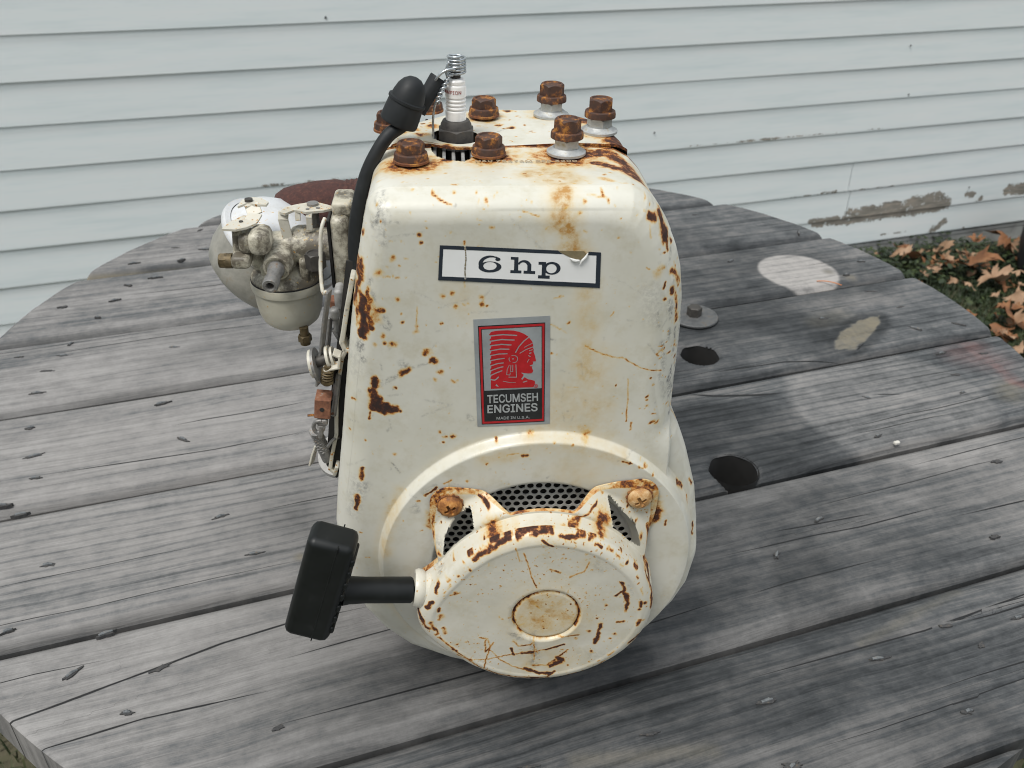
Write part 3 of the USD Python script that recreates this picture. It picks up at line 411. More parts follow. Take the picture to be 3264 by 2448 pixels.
# ---------------------------------------------------------------- small things lying on the table
def tw(x, y, z): return np.array([RC[0] + x * math.cos(RY) - y * math.sin(RY), RC[1] + x * math.sin(RY) + y * math.cos(RY), z])
nd = thing('pine_needle', tw(.417, .050, T + .0012), RY, 'thin orange pine needle lying across the edge of the pale round mark', 'needle')
part(nd, 'stem', tube(spline([(-.011, .009, 0), (.0, .003, .0008), (.011, -.0095, 0)], 10), .0006, 6), 'needle')
ch = thing('paint_chip', tw(.277, -.240, T), .4, 'tiny off-white chip lying in the gap between planks right of the engine', 'chip')
part(ch, 'flake', rbox((-.0028, -.0017, -.0015), (.0028, .0017, .0014), .0008, 8), 'chip')

# ---------------------------------------------------------------- pot at the right edge, leaves, grass
pot = thing('plant_pot', (1.80, 2.63, 0), 0, 'black rounded plastic pot at the foot of the white wall', 'pot')
part(pot, 'pot_body', lathe([(0, .004), (.12, .004), (.15, .03), (.168, .12), (.172, .24), (.170, .262), (.158, .262), (.150, .24), (.14, .22), (0, .22)], 48), 'black_pot', smooth=35)
part(pot, 'rim', lathe([(.168, .240), (.178, .243), (.181, .252), (.178, .263), (.166, .266), (.160, .258), (.166, .246), (.168, .240)], 48), 'black_pot', smooth=True)

def maple(size, seed):
    r_ = np.random.default_rng(seed); ang = []; rad = []
    lobes = [(-2.35, .55), (-1.35, .85), (0, 1.0), (1.35, .85), (2.35, .55)]
    for a, L in lobes:
        for da, f_ in ((-.42, .58), (-.28, .82), (-.14, .78), (0, 1), (.14, .78), (.28, .82), (.42, .58)): ang.append(a + da); rad.append(L * f_ * r_.uniform(.88, 1.1))
    ang.append(math.pi); rad.append(.1); o = np.argsort(ang); ang, rad = np.array(ang)[o], np.array(rad)[o]; n = len(ang)
    rings = [np.zeros((1, 2))] + [np.stack([np.cos(ang) * rad * s, np.sin(ang) * rad * s], -1) for s in (.4, .75, 1)]
    p = np.vstack(rings) * size; f = []
    q = np.arange(n); q2 = (q + 1) % n; f.append(np.stack([np.zeros(n, int), 1 + q, 1 + q2], -1))
    for k in range(2): a, b = 1 + k * n, 1 + (k + 1) * n; f += [np.stack([a + q, b + q, b + q2], -1), np.stack([a + q, b + q2, a + q2], -1)]
    c1, c2 = r_.uniform(3, 9, 2) * .06 / size; ph = r_.uniform(0, 6)
    z = c1 * p[:, 0] ** 2 * r_.choice([-.6, 1]) + c2 * p[:, 1] ** 2 * r_.uniform(.4, 1) + np.sin(p[:, 0] / size * 4 + ph) * size * .20 + np.sin(p[:, 1] / size * 5 + ph) * size * .17 + np.sin((p[:, 0] + p[:, 1]) / size * 3 + ph * 2) * size * .12
    z -= z.min()
    return np.c_[p, z], np.vstack(f)
LV = [(1.641, 2.74, .085, 'large tan maple leaf curled up against the foot of the wall beside the black pot'), (1.461, 2.571, .09, 'large orange-brown maple leaf, biggest of the fallen leaves by the table'), (1.536, 2.66, .075, 'crumpled brown leaf behind the biggest fallen leaf'), (1.27, 2.68, .045, None), (1.31, 2.69, .05, None), (1.39, 2.66, .05, 'pale dry leaf standing among green ground cover near the wall'), (1.675, 2.60, .06, None), (1.596, 2.56, .05, None), (1.526, 2.389, .055, None), (1.424, 2.278, .085, 'long tan leaf lying close to the table edge, lowest of the fallen leaves'), (1.334, 2.59, .045, None), (1.424, 2.64, .05, None), (1.495, 2.52, .07, 'pinkish brown leaf tucked against the biggest fallen leaf'), (1.508, 2.70, .05, None)]
for k in range(170):
    x, y = rng.uniform(1.1, 2.0), rng.uniform(1.8, 2.85)
    if np.array([x, y]) @ wn[:2] < WD - .05: LV.append((x, y, rng.uniform(.016, .050), None))
def leaf_kind(x, y, s, pale):
    tone = 'pale buff' if pale else 'rusty brown'; size = 'small' if s < .032 else 'medium' if s < .045 else 'broad'
    place_ = 'beside the black pot' if math.hypot(x - 1.80, y - 2.63) < .38 else 'close under the white wall' if np.array([x, y]) @ wn[:2] > WD - .35 else 'out on the grass beyond the table edge' if math.hypot(x - RC[0], y - RC[1]) > 1.35 else 'right beside the plank table'
    return f'{size} {tone} dead leaf lying {place_}', f'{size} {tone} leaves {place_}'
def in_view(x, y):
    d = np.array([x, y, .02]) - CAM; t = d @ FWD; return abs(d @ RIGHT) / t < .62 and abs(d @ UP) / t < .46
LV = [q for q in LV if q[3] or in_view(q[0], q[1])]
for k, (x, y, s, lab) in enumerate(LV):
    V, F = maple(s, 900 + k); a = rng.uniform(0, 6.28); V = V @ np.array([[math.cos(a), math.sin(a), 0], [-math.sin(a), math.cos(a), 0], [0, 0, 1]])
    V[:, 2] += .018 + rng.uniform(0, .012); tilt = rng.uniform(-.5, .5); V[:, 2] += np.abs(tilt) * s + V[:, 0] * tilt
    pl = lab is not None and ('pale' in lab or 'pinkish' in lab) or (lab is None and rng.random() < .35)
    top_ = part('/World', 'fallen_leaf', (V + [x, y, 0], F), 'pale_leaf' if pl else 'dead_leaf', smooth=True, label=lab or leaf_kind(x, y, s, pl)[0], category='leaf', group=None if lab else leaf_kind(x, y, s, pl)[1])
# grass blades and low ground cover
def blades(n, region, hmin, hmax, w, seed):
    r_ = np.random.default_rng(seed); P = np.zeros((0, 2))
    while len(P) < n:
        q = r_.uniform((region[0], region[1]), (region[2], region[3]), (n * 2, 2)); d = np.hypot(q[:, 0] - RC[0], q[:, 1] - RC[1])
        q = q[(d > .5) & ((q @ wn[:2]) < WD - .02)]; P = np.vstack([P, q])
    P = P[:n]; a = r_.uniform(0, 6.28, n); h = r_.uniform(hmin, hmax, n); b = r_.uniform(.2, .9, n) * h; u = np.stack([np.cos(a), np.sin(a)], -1); s = np.stack([-np.sin(a), np.cos(a)], -1) * w
    z = np.zeros(n); V = np.stack([np.c_[P - s, z], np.c_[P + s, z], np.c_[P + u * b[:, None] * .35 + s * .8, h * .6], np.c_[P + u * b[:, None] * .35 - s * .8, h * .6], np.c_[P + u * b[:, None], h * .9]], 1).reshape(-1, 3)
    o = np.arange(n)[:, None] * 5; return V, np.vstack([o + [0, 1, 2], o + [0, 2, 3], o + [3, 2, 4]])
part('/World', 'grass', cat([blades(26000, (1.0, 1.5, 2.3, 2.9), .015, .05, .0016, 1), blades(16000, (-1.6, -.2, 1.7, 1.5), .02, .06, .0018, 2)]), 'grass_blade', kind='stuff', label='short green grass around the reel table', category='grass')
def cover(n, seed):
    r_ = np.random.default_rng(seed); V = []; F = []
    for _ in range(n):
        c = np.array([r_.uniform(1.05, 2.2), r_.uniform(1.9, 2.85), 0])
        if c[:2] @ wn[:2] > WD - .03: continue
        near = (c[:2] @ wn[:2]) > WD - .28
        if not near and r_.random() < .6: continue
        for _ in range(r_.integers(3, 7)):
            s = r_.uniform(.004, .011); a = r_.uniform(0, 6.28); t = r_.uniform(-.5, .5); h = r_.uniform(.01, .065 if near else .03); ts = np.linspace(0, 2 * np.pi, 8)[:-1]
            L = np.stack([np.cos(ts) * s, np.sin(ts) * s * .75, np.cos(ts) * s * t], -1); ca, sa = math.cos(a), math.sin(a)
            L = L @ np.array([[ca, sa, 0], [-sa, ca, 0], [0, 0, 1]]) + c + [r_.normal(0, .02), r_.normal(0, .02), h]
            o = len(V) * 7; V.append(L); F += [(o, o + i_, o + i_ + 1) for i_ in range(1, 6)]
    return np.vstack(V), np.array(F)
part('/World', 'ground_cover', cover(2600, 5), 'cover_leaf', kind='stuff', label='low leafy green ground cover along the foot of the wall', category='ground cover')
# ---------------------------------------------------------------- the engine; local x to the right along its front, y to the back, z up from the table
EY = math.radians(4.7)
eng = thing('small_engine', (.0138, .3709, T), EY, 'old cream white four-stroke engine with rust spots standing on the plank table', 'engine')
FRONT_RUST=[((-0.0848,0.2771,-0.0844,0.273),0.00207,0.7),((-0.0847,0.2751,-0.0844,0.2681,-0.0853,0.2638,-0.086,0.2556),0.00222,0.98),((-0.0822,0.2799,-0.0823,0.2688,-0.0825,0.2617),0.00184,0.6),((-0.0792,0.2698,-0.0752,0.2697),0.00148,0.62),((-0.0822,0.2616,-0.0817,0.2598),0.00124,0.7),((-0.0797,0.2715,-0.0795,0.2652),0.00277,0.38),((-0.0766,0.2565),0.00163,0.5),((-0.0762,0.2521),0.00113,0.7),((-0.072,0.2509),0.00202,0.6),((-0.0803,0.2514),0.00126,0.5),((-0.0668,0.2634),0.001,0.62),((-0.0668,0.2678),0.00087,0.55),((-0.069,0.2756),0.00159,0.5),((-0.0428,0.2786),0.00136,0.5),((-0.0473,0.277),0.00123,0.58),((-0.0412,0.2714),0.00124,0.6),((-0.0561,0.247),0.00217,0.58),((-0.0526,0.2412),0.00129,0.85),((-0.0546,0.2407),0.00077,0.6),((-0.049,0.2351),0.00195,0.52),((-0.0718,0.2259),0.00118,0.6),((-0.0928,0.2185),0.00105,0.6),((-0.0885,0.1942),0.00081,0.75),((-0.0488,0.1922),0.00082,0.6),((-0.0504,0.198),0.00095,0.55),((-0.047,0.1955),0.00096,0.6),((-0.0435,0.1959),0.0015,0.55),((-0.0523,0.2305),0.00118,0.4),((-0.0432,0.2299),0.00118,0.4),((-0.0515,0.2502),0.00064,0.55),((-0.0741,0.1853),0.00123,0.4),((-0.097,0.1983),0.00094,0.4),((-0.0704,0.2121),0.00106,0.85),((-0.0755,0.276),0.00061,0.6),((-0.0554,0.2618),0.0005,0.6),((-0.0597,0.2613),0.00113,0.45),((-0.0601,0.2584),0.00151,0.5),((-0.0484,0.2626),0.00088,0.5),((-0.0495,0.2711),0.0005,0.5),((-0.0358,0.2731),0.00087,0.4),((-0.0412,0.2299),0.00079,0.4),((-0.0688,0.2347,-0.0661,0.2358,-0.0645,0.2369),0.00168,0.62),((-0.0678,0.235,-0.0651,0.2363),0.0011,0.92),((-0.0816,0.2307,-0.0812,0.2283),0.0022,0.95),((-0.0838,0.2249,-0.0828,0.2217,-0.0832,0.2153,-0.0787,0.2127,-0.0727,0.2133),0.00224,0.95),((-0.0821,0.2224,-0.0799,0.2208,-0.0812,0.216,-0.0766,0.2143),0.0025,0.97),((-0.0851,0.2117,-0.0856,0.208),0.0008,0.6),((-0.0919,0.1753,-0.0929,0.1689),0.00138,0.86),((-0.0963,0.1569,-0.0959,0.1533),0.00155,0.6),((-0.0591,0.1614,-0.0525,0.1669),0.00078,0.85),((-0.0489,0.1693,-0.045,0.1717),0.00063,0.7),((-0.0464,0.1699,-0.0461,0.1626),0.00042,0.5),((-0.0858,0.2846,-0.087,0.2806,-0.0883,0.2758,-0.0894,0.2696),0.00121,0.62),((-0.0884,0.2744,-0.0885,0.2603),0.00086,0.5),((-0.0595,0.2713,-0.0603,0.2592),0.00031,0.5),((-0.096,0.1541,-0.0971,0.1478),0.00125,0.88),((-0.008,0.1869,-0.0056,0.1875),0.00105,0.82),((-0.0203,0.1863,-0.0099,0.1888),0.00038,0.6),((0.0457,0.1816),0.00097,0.6),((0.0492,0.1805),0.00098,0.6),((0.0548,0.1777),0.00098,0.6),((0.0578,0.1769),0.00098,0.6),((0.0628,0.1718),0.00099,0.6),((0.0179,0.1927),0.00095,0.6),((-0.0264,0.1821),0.00095,0.6),((-0.0218,0.1944),0.00094,0.6),((0.0083,0.1947),0.00095,0.6),((-0.0369,0.1709),0.00096,0.6),((0.0456,0.1818,0.0502,0.1799),0.00059,0.7),((0.0543,0.1779,0.0594,0.176),0.00059,0.65),((0.0799,0.1578,0.085,0.1503),0.00071,0.62),((0.0885,0.1432,0.0891,0.1398),0.00062,0.7),((0.0958,0.1205,0.0958,0.1128),0.00075,0.75),((0.0896,0.1517,0.0927,0.1463),0.00082,0.6),((0.0736,0.1391,0.0735,0.1357),0.00072,0.6),((0.0482,0.3136,0.0496,0.313),0.00195,0.74),((0.0536,0.3126,0.0555,0.3071,0.0575,0.3014),0.00178,0.8),((0.0571,0.3021,0.0584,0.2972),0.00093,0.6),((0.0614,0.2863,0.0637,0.284,0.067,0.2773),0.00136,0.66),((0.0622,0.2773,0.0632,0.275),0.00151,0.68),((0.065,0.2743,0.0665,0.2681,0.0671,0.2579),0.00125,0.62),((0.0557,0.2892),0.00269,0.42),((0.054,0.2863),0.00338,0.3),((0.0476,0.3106,0.0485,0.305),0.00052,0.45),((0.0054,0.2448),0.00084,0.9),((0.0079,0.2443),0.00056,0.6),((0.0126,0.2621),0.0011,0.6),((0.0083,0.2759),0.00094,0.6),((-0.0431,0.2785),0.00132,0.55),((-0.0474,0.2767),0.00132,0.6),((-0.0412,0.2716),0.00113,0.68),((-0.0292,0.2754),0.00147,0.55),((-0.0292,0.2725),0.00147,0.6),((-0.0265,0.2716),0.0008,0.6),((-0.0352,0.2672),0.00054,0.5),((-0.0372,0.2725),0.00093,0.4),((-0.0559,0.2476),0.00233,0.62),((-0.0563,0.2456),0.00151,0.7),((-0.0526,0.2414),0.00193,0.8),((-0.0526,0.2414),0.00104,0.98),((-0.0493,0.2352),0.00195,0.58),((-0.0484,0.2626),0.00081,0.6),((-0.0434,0.2301),0.00112,0.5),((-0.0522,0.2307),0.00098,0.4),((-0.0385,0.23),0.0007,0.35),((0.0388,0.2259),0.00087,0.55),((0.0476,0.2317),0.00058,0.5),((0.0491,0.2354),0.00058,0.5),((0.0383,0.219),0.00073,0.45),((0.0456,0.2232),0.00058,0.55),((0.0523,0.2112),0.00074,0.5),((0.0558,0.2128),0.00104,0.55),((0.0256,0.1966),0.00255,0.5),((-0.0038,0.1978),0.00193,0.45),((-0.0435,0.1957),0.00161,0.5),((-0.0215,0.1942),0.00118,0.4),((-0.0504,0.1986),0.00102,0.5),((-0.0476,0.1953),0.00088,0.55),((0.0245,0.2671),0.00041,0.5),((-0.0447,0.2375),0.00035,0.8),((0.0093,0.2107),0.00037,0.7),((0.0334,0.3062),0.00065,0.4),((0.0631,0.2293),0.00066,0.6),((0.0585,0.2251),0.00044,0.6),((0.0654,0.1937),0.00069,0.5),((0.0216,0.2491,0.0297,0.2445,0.0381,0.2419,0.0405,0.2422,0.0505,0.2358,0.0616,0.2328),0.00023,0.72),((0.0446,0.2296,0.0455,0.2184,0.0462,0.2033),0.00029,0.6),((0.0491,0.2024,0.0488,0.1978),0.0006,0.62),((0.0047,0.275,0.0093,0.2764),0.00027,0.5),((0.0341,0.2678,0.0329,0.2655),0.00041,0.5),((-0.037,0.3045,-0.0373,0.3028),0.00058,0.7),((-0.0371,0.285,-0.0371,0.2814),0.00033,0.6),((0.0043,0.2612,0.0121,0.2564),0.00021,0.5),((0.0139,0.2252,0.0197,0.225),0.00029,0.4),((-0.0513,0.3241,-0.0447,0.3211),0.00045,0.7),((-0.0484,0.3225,-0.0425,0.3205),0.00037,0.6),((-0.0108,0.3184,-0.0039,0.3161),0.0003,0.7),((-0.0234,0.3231),0.0006,0.58),((-0.004,0.3161),0.00046,0.58),((-0.0247,0.3112),0.00107,0.58),((-0.0571,0.3077),0.00136,0.58),((-0.0564,0.304),0.00091,0.58),((-0.0698,0.2964),0.00153,0.58),((-0.0122,0.3158),0.00061,0.58),((-0.0071,0.3217),0.00061,0.58),((0.0331,0.3059),0.00071,0.58),((0.0148,0.3175),0.00107,0.58),((-0.0741,0.3137),0.00075,0.58),((-0.0655,0.3049),0.00061,0.58),((-0.0271,0.322),0.00105,0.58),((-0.0263,0.3201),0.0006,0.58),((0.0078,0.3135),0.00046,0.58),((-0.0304,0.3125),0.00046,0.58),((0.0164,0.3215),0.00107,0.58),((0.0279,0.3215),0.00077,0.58),((0.0254,0.3239),0.00107,0.58),((-0.0837,0.3042,-0.0824,0.3071),0.00068,0.85),((-0.0857,0.2925,-0.0855,0.2839),0.002,0.72),((-0.0768,0.2882),0.00232,0.4)]
FRONT_SCUFF=[((-0.079,0.2298,-0.0691,0.2347),0.00045,0.8),((-0.0792,0.2275,-0.0718,0.232,-0.0688,0.2347),0.00045,0.8),((-0.0644,0.2377,-0.055,0.2405),0.00045,0.7),((-0.0678,0.2408,-0.0657,0.2384),0.00141,0.6),((-0.0875,0.2523,-0.0881,0.2479),0.00139,0.8),((-0.0864,0.2441,-0.0866,0.2426),0.00102,0.7),((-0.0798,0.2791,-0.0803,0.2666),0.00086,0.6),((-0.0751,0.2665,-0.0722,0.2615),0.00075,0.6),((-0.0769,0.2616,-0.0736,0.2597),0.00062,0.6),((-0.0784,0.2402,-0.078,0.2371),0.00045,0.6),((-0.0932,0.166,-0.0914,0.1623),0.0021,0.45),((-0.091,0.2427,-0.0904,0.2343),0.00383,0.22),((-0.0758,0.1793,-0.0719,0.1725),0.00021,0.9),((-0.0756,0.2215,-0.069,0.2226),0.0002,0.5),((-0.0959,0.2046,-0.0921,0.2053),0.00027,0.5),((-0.0734,0.2254,-0.0714,0.2262),0.00052,0.6),((-0.0584,0.2444,-0.0512,0.251),0.00026,0.4),((-0.0646,0.1594,-0.0644,0.1518),0.00155,0.5),((-0.0596,0.1642,-0.0538,0.1677),0.00134,0.35),((-0.0958,0.1654,-0.0943,0.1604,-0.0993,0.1453),0.00287,0.38),((0.067,0.226,0.0701,0.2127),0.00084,0.9),((0.0086,0.1689),0.00137,0.35),((-0.0358,0.2079,-0.0335,0.2061),0.00055,0.6),((0.0625,0.2697,0.0632,0.2635),0.00139,0.8),((0.0636,0.2548,0.0641,0.2508),0.00127,0.8),((0.0604,0.2492,0.0631,0.2326),0.00115,0.6),((0.0507,0.2789,0.0531,0.2636),0.00413,0.2),((0.0548,0.2675,0.0571,0.2589),0.00084,0.5),((0.0525,0.2502,0.0609,0.2386),0.00043,0.5),((0.0676,0.2539,0.0685,0.2409),0.00057,0.9),((0.0682,0.2326,0.0693,0.2117),0.00074,0.9),((0.0601,0.2964,0.0596,0.2899),0.00054,0.7),((0.0624,0.284,0.0636,0.2773),0.00041,0.8),((0.0612,0.2301,0.0666,0.2153),0.00118,0.4),((-0.0354,0.2089,-0.0343,0.2062),0.00087,0.6),((-0.0736,0.3234,-0.0765,0.3115),0.00119,0.75),((-0.0726,0.321,-0.0732,0.3033),0.00135,0.45),((-0.0804,0.2852,-0.0805,0.2834),0.00078,0.9),((-0.0704,0.3139,-0.0659,0.3137),0.00045,0.6)]
FRONT_STAIN=[((0.0132,0.2173,0.0123,0.1993),0.01027,0.3),((0.0248,0.1966),0.00475,0.5),((0.0011,0.1972),0.00566,0.3),((-0.0269,0.1851,0.0107,0.1935,0.045,0.1831),0.00383,0.3),((0.0209,0.1837,0.0298,0.1663),0.0117,0.2),((-0.0732,0.1597,-0.0801,0.1394,-0.0822,0.1193),0.00295,0.35),((0.0197,0.1716),0.01173,0.22),((0.0082,0.3135,0.0119,0.3059,0.015,0.2982),0.00454,0.55),((0.009,0.3121,0.012,0.3046),0.00194,0.75),((0.0181,0.2918,0.0176,0.2881),0.00399,0.5),((0.0201,0.2808,0.0213,0.2641,0.023,0.2401),0.00483,0.36),((0.022,0.2442,0.0221,0.2318),0.00569,0.42),((0.0265,0.24,0.0279,0.2011),0.00874,0.3),((0.0315,0.2126),0.00662,0.38),((-0.0365,0.2725,-0.0398,0.2785),0.00664,0.22),((-0.0074,0.1938,0.0375,0.1935),0.00449,0.25),((0.008,0.3231,0.0054,0.3143),0.00534,0.62),((0.0075,0.3175,0.0112,0.3077,0.0115,0.3019),0.0048,0.62),((0.0169,0.2916,0.019,0.2837),0.0036,0.4),((0.008,0.3094),0.0031,0.7)]
DECK_RUST=[((-0.0616,0.0476),0.00856,0.66),((-0.0242,0.0585),0.00843,0.62),((0.0148,0.0586),0.00939,0.66),((-0.0444,0.0539),0.00332,0.8),((-0.0385,0.059),0.00378,0.7),((-0.0333,0.0642),0.0034,0.6),((0.0245,0.0604,0.0372,0.0644,0.044,0.054,0.0465,0.0354),0.00528,0.7),((0.028,0.0489,0.0383,0.0403,0.0455,0.0342),0.00332,0.72),((0.019,0.0514,0.006,0.0476),0.00201,0.55),((-0.0419,0.0159,-0.0406,0.0153),0.00069,0.62),((-0.0416,0.0089),0.00061,0.5),((-0.0317,0.0088),0.00046,0.7),((-0.0222,0.0083),0.00046,0.6),((-0.0605,0.0122,-0.0575,0.0117),0.00038,0.55),((-0.0756,0.0049),0.00074,0.5),((-0.011,0.0415,-0.0004,0.0415),0.00041,0.5),((0.0273,0.0227,0.0317,0.0204),0.00175,0.45),((0.0188,0.0074,0.0277,0.0053),0.00062,0.4),((-0.0757,0.0253),0.00109,0.35)]
DECK_STAIN=[((-0.0063,0.0297,0.004,0.0355,0.013,0.0228),0.00642,0.78),((-0.0005,0.0228,0.0085,0.0118),0.00588,0.66),((0.0082,0.0096,0.0056,-0.0068),0.00645,0.6),((-0.0081,0.0274),0.00319,0.6),((-0.0594,0.0275,0.0049,0.0367),0.0072,0.16),((0.0031,0.0195,-0.0007,0.0206),0.0011,0.9)]
PLATE_RUST=[((-0.0234,0.1223),0.00954,0.66),((0.0144,0.1258),0.01059,0.66),((0.0358,0.0917),0.01088,0.75),((0.0155,0.0611),0.00944,0.6),((-0.0538,0.131),0.00523,0.7),((-0.0695,0.091),0.00567,0.7),((-0.0624,0.0681),0.00855,0.6),((-0.0236,0.061),0.00776,0.6),((-0.0573,0.0871),0.00323,0.7),((-0.0591,0.095),0.00245,0.5),((-0.0161,0.1065),0.00186,0.7),((-0.0087,0.1023),0.00202,0.85),((-0.0096,0.1347),0.00302,0.8),((-0.0518,0.1019),0.00415,0.62),((-0.0452,0.0706),0.00314,0.7),((0.0259,0.126,0.0326,0.1171,0.0392,0.1028,0.0425,0.0812,0.044,0.071),0.00764,0.7),((0.0452,0.1085,0.0491,0.0812,0.0506,0.0587),0.00496,0.72),((-0.0718,0.0705,-0.0563,0.0755,-0.0413,0.0694,0.0231,0.0709),0.00055,0.8)]
PLATE_STAIN=[((-0.0516,0.0806,-0.0404,0.0782,-0.0323,0.0833),0.00401,0.5),((-0.0571,0.1219,-0.0396,0.1437,0.0052,0.1412),0.00531,0.35)]
PLATE_SCUFF=[((-0.0214,0.0913,-0.0091,0.1037),0.00042,0.8),((0.0262,0.0587,0.0307,0.0684),0.00476,0.4),((0.025,0.126),0.00266,0.6)]
COVER_RUST=[((-0.0341,0.142,-0.0301,0.1459,-0.0251,0.1492,-0.0201,0.153,-0.0157,0.1556),0.00171,0.92),((-0.0251,0.1519,-0.0148,0.1595),0.0012,0.8),((-0.0117,0.1558,-0.0053,0.1585,-0.0023,0.159,0.0067,0.16),0.0017,0.92),((-0.0032,0.1577,0.0058,0.1583),0.00201,0.9),((0.0104,0.1563,0.015,0.1553,0.0216,0.155),0.00121,0.9),((0.02,0.1559),0.00182,0.9),((0.0253,0.153,0.0303,0.1528,0.0346,0.1504),0.00112,0.8),((0.0009,0.1549,0.0066,0.151),0.00091,0.8),((0.0445,0.1428),0.00156,0.92),((0.047,0.1362),0.00147,0.92),((0.0548,0.1339),0.00126,0.7),((0.0567,0.1302),0.00127,0.7),((0.0539,0.1224),0.00096,0.6),((0.0592,0.1072),0.00196,0.8),((0.0569,0.1028),0.00153,0.6),((0.0606,0.1041),0.00109,0.7),((0.06,0.0941),0.00133,0.6),((-0.0367,0.1362),0.00142,0.85),((-0.0392,0.1394),0.00101,0.6),((-0.0202,0.1241),0.00073,0.9),((-0.0295,0.1187),0.00062,0.85),((0.001,0.1281),0.00062,0.8),((-0.0351,0.1315),0.00102,0.5),((-0.0474,0.1285),0.00164,0.5),((-0.0423,0.1318),0.00122,0.6),((-0.0435,0.1196),0.00269,0.55),((-0.051,0.1021),0.00379,0.5),((-0.0575,0.0978),0.00211,0.7),((-0.055,0.0892),0.00192,0.8),((-0.0434,0.0799),0.0013,0.8),((-0.0457,0.0686),0.0011,0.7),((-0.0331,0.1015),0.00085,0.5),((0.03,0.0867),0.00243,0.72),((0.0445,0.0838),0.00222,0.62),((0.0336,0.0965),0.00098,0.8),((0.038,0.1067),0.0013,0.7),((0.0421,0.08),0.00134,0.6),((0.0323,0.0691),0.00158,0.7),((0.0318,0.0608),0.00091,0.6),((0.0227,0.081),0.00155,0.55),((0.043,0.0627),0.00114,0.5),((0.0196,0.0582),0.00091,0.6),((0.0251,0.0595),0.00079,0.7),((-0.0084,0.0922),0.00087,0.5),((0.028,0.1147),0.00085,0.5),((0.0137,0.142),0.00082,0.55),((-0.0136,0.1327),0.00062,0.5),((0.0312,0.1146),0.00085,0.55),((0.0248,0.145),0.00123,0.5),((-0.0385,0.0812),0.00098,0.6),((-0.0368,0.1104),0.00063,0.5),((0.0476,0.0548),0.00092,0.5),((0.0447,0.1235,0.0463,0.1183,0.0487,0.1123,0.0495,0.1016),0.00129,0.86),((0.043,0.1133,0.0464,0.1168),0.00107,0.75),((-0.0084,0.1471,-0.0056,0.138,-0.0038,0.1301,-0.0009,0.122),0.00062,0.75),((-0.0125,0.1507,-0.0103,0.141),0.00051,0.6),((0.0059,0.1346,0.0117,0.1322),0.00083,0.85),((0.0262,0.1394,0.0241,0.1324,0.0165,0.1287),0.00073,0.6),((-0.0309,0.0843,-0.0266,0.0834,-0.0249,0.0772,-0.027,0.0676,-0.0286,0.059),0.00066,0.8),((-0.0277,0.0822,-0.0276,0.0725,-0.0233,0.0803),0.00076,0.75),((-0.0254,0.0748,-0.0198,0.0663,-0.013,0.0601,-0.0039,0.0554),0.00067,0.8),((-0.0429,0.0701,-0.0353,0.0667,-0.0264,0.0662,-0.0176,0.0687,-0.0077,0.0706,0.0065,0.073,0.0168,0.0768),0.00066,0.78),((-0.0077,0.0706,-0.0011,0.071),0.00122,0.85),((0.0065,0.073,0.0163,0.0765),0.001,0.85),((-0.0134,0.075,-0.0116,0.0691),0.00099,0.8),((-0.0124,0.081,-0.009,0.0768,-0.0025,0.0776,-0.0009,0.0807),0.00077,0.75),((-0.0007,0.0823,0.0,0.0643),0.00066,0.7),((0.0136,0.0652,0.0165,0.0626,0.0094,0.0588),0.00293,0.88),((-0.0051,0.0571,0.0018,0.0533,0.0097,0.052),0.00226,0.92),((0.0188,0.0715,0.0136,0.0652,0.0072,0.0589,-0.0007,0.0594),0.0009,0.65),((0.0076,0.0487,0.0119,0.0536),0.00103,0.8),((0.0356,0.0922,0.0356,0.0851,0.0345,0.0772),0.00166,0.9),((0.0448,0.0928,0.0491,0.0939),0.0011,0.85),((0.0241,0.0841,0.0138,0.0831,0.0007,0.0822),0.00088,0.75),((0.0227,0.081),0.00133,0.6),((-0.0575,0.0978,-0.054,0.0891),0.00127,0.85),((-0.0651,0.1051,-0.0627,0.0989,-0.0587,0.0933),0.00169,0.85),((-0.056,0.1129,-0.0593,0.1078),0.00125,0.9),((-0.0466,0.1183,-0.0414,0.1198),0.00083,0.7),((-0.0526,0.1244,-0.0543,0.1187),0.00093,0.8),((-0.0535,0.0868,-0.0429,0.0734,-0.0308,0.0595,-0.0207,0.053,-0.0094,0.0497),0.00089,0.66),((-0.0083,0.0497,0.0088,0.0483),0.00091,0.8),((0.0542,0.0753,0.0587,0.0807),0.00135,0.85),((0.0599,0.125,0.0632,0.1131,0.0637,0.1009),0.0013,0.82),((0.0592,0.1272,0.0611,0.1191),0.00107,0.8),((0.0321,0.0566,0.0473,0.0649),0.00057,0.5)]
COVER_STAIN=[((0.005,0.1069,0.0022,0.0978,0.0119,0.0973),0.01292,0.72),((-0.0035,0.1088,0.0135,0.108),0.0064,0.85),((-0.0008,0.0918),0.00651,0.8),((0.0002,0.066,0.0126,0.0619),0.0101,0.4),((0.0263,0.138),0.00415,0.25),((-0.0251,0.1498,-0.0052,0.1572,0.0253,0.1519),0.00343,0.3)]
COVER_SCUFF=[((-0.012,0.0861,-0.0081,0.0843),0.00196,0.6),((-0.0005,0.0839,0.0003,0.061),0.00177,0.6),((-0.0141,0.1078),0.00106,0.3),((-0.0222,0.1551,-0.0192,0.1564),0.0022,0.6),((-0.0023,0.159,0.0007,0.1589),0.0012,0.6),((0.0305,0.1378,0.0328,0.1349),0.00313,0.25),((0.0487,0.1212,0.0515,0.1136),0.00064,0.4),((0.0268,0.0678,0.0474,0.0641),0.00294,0.2)]
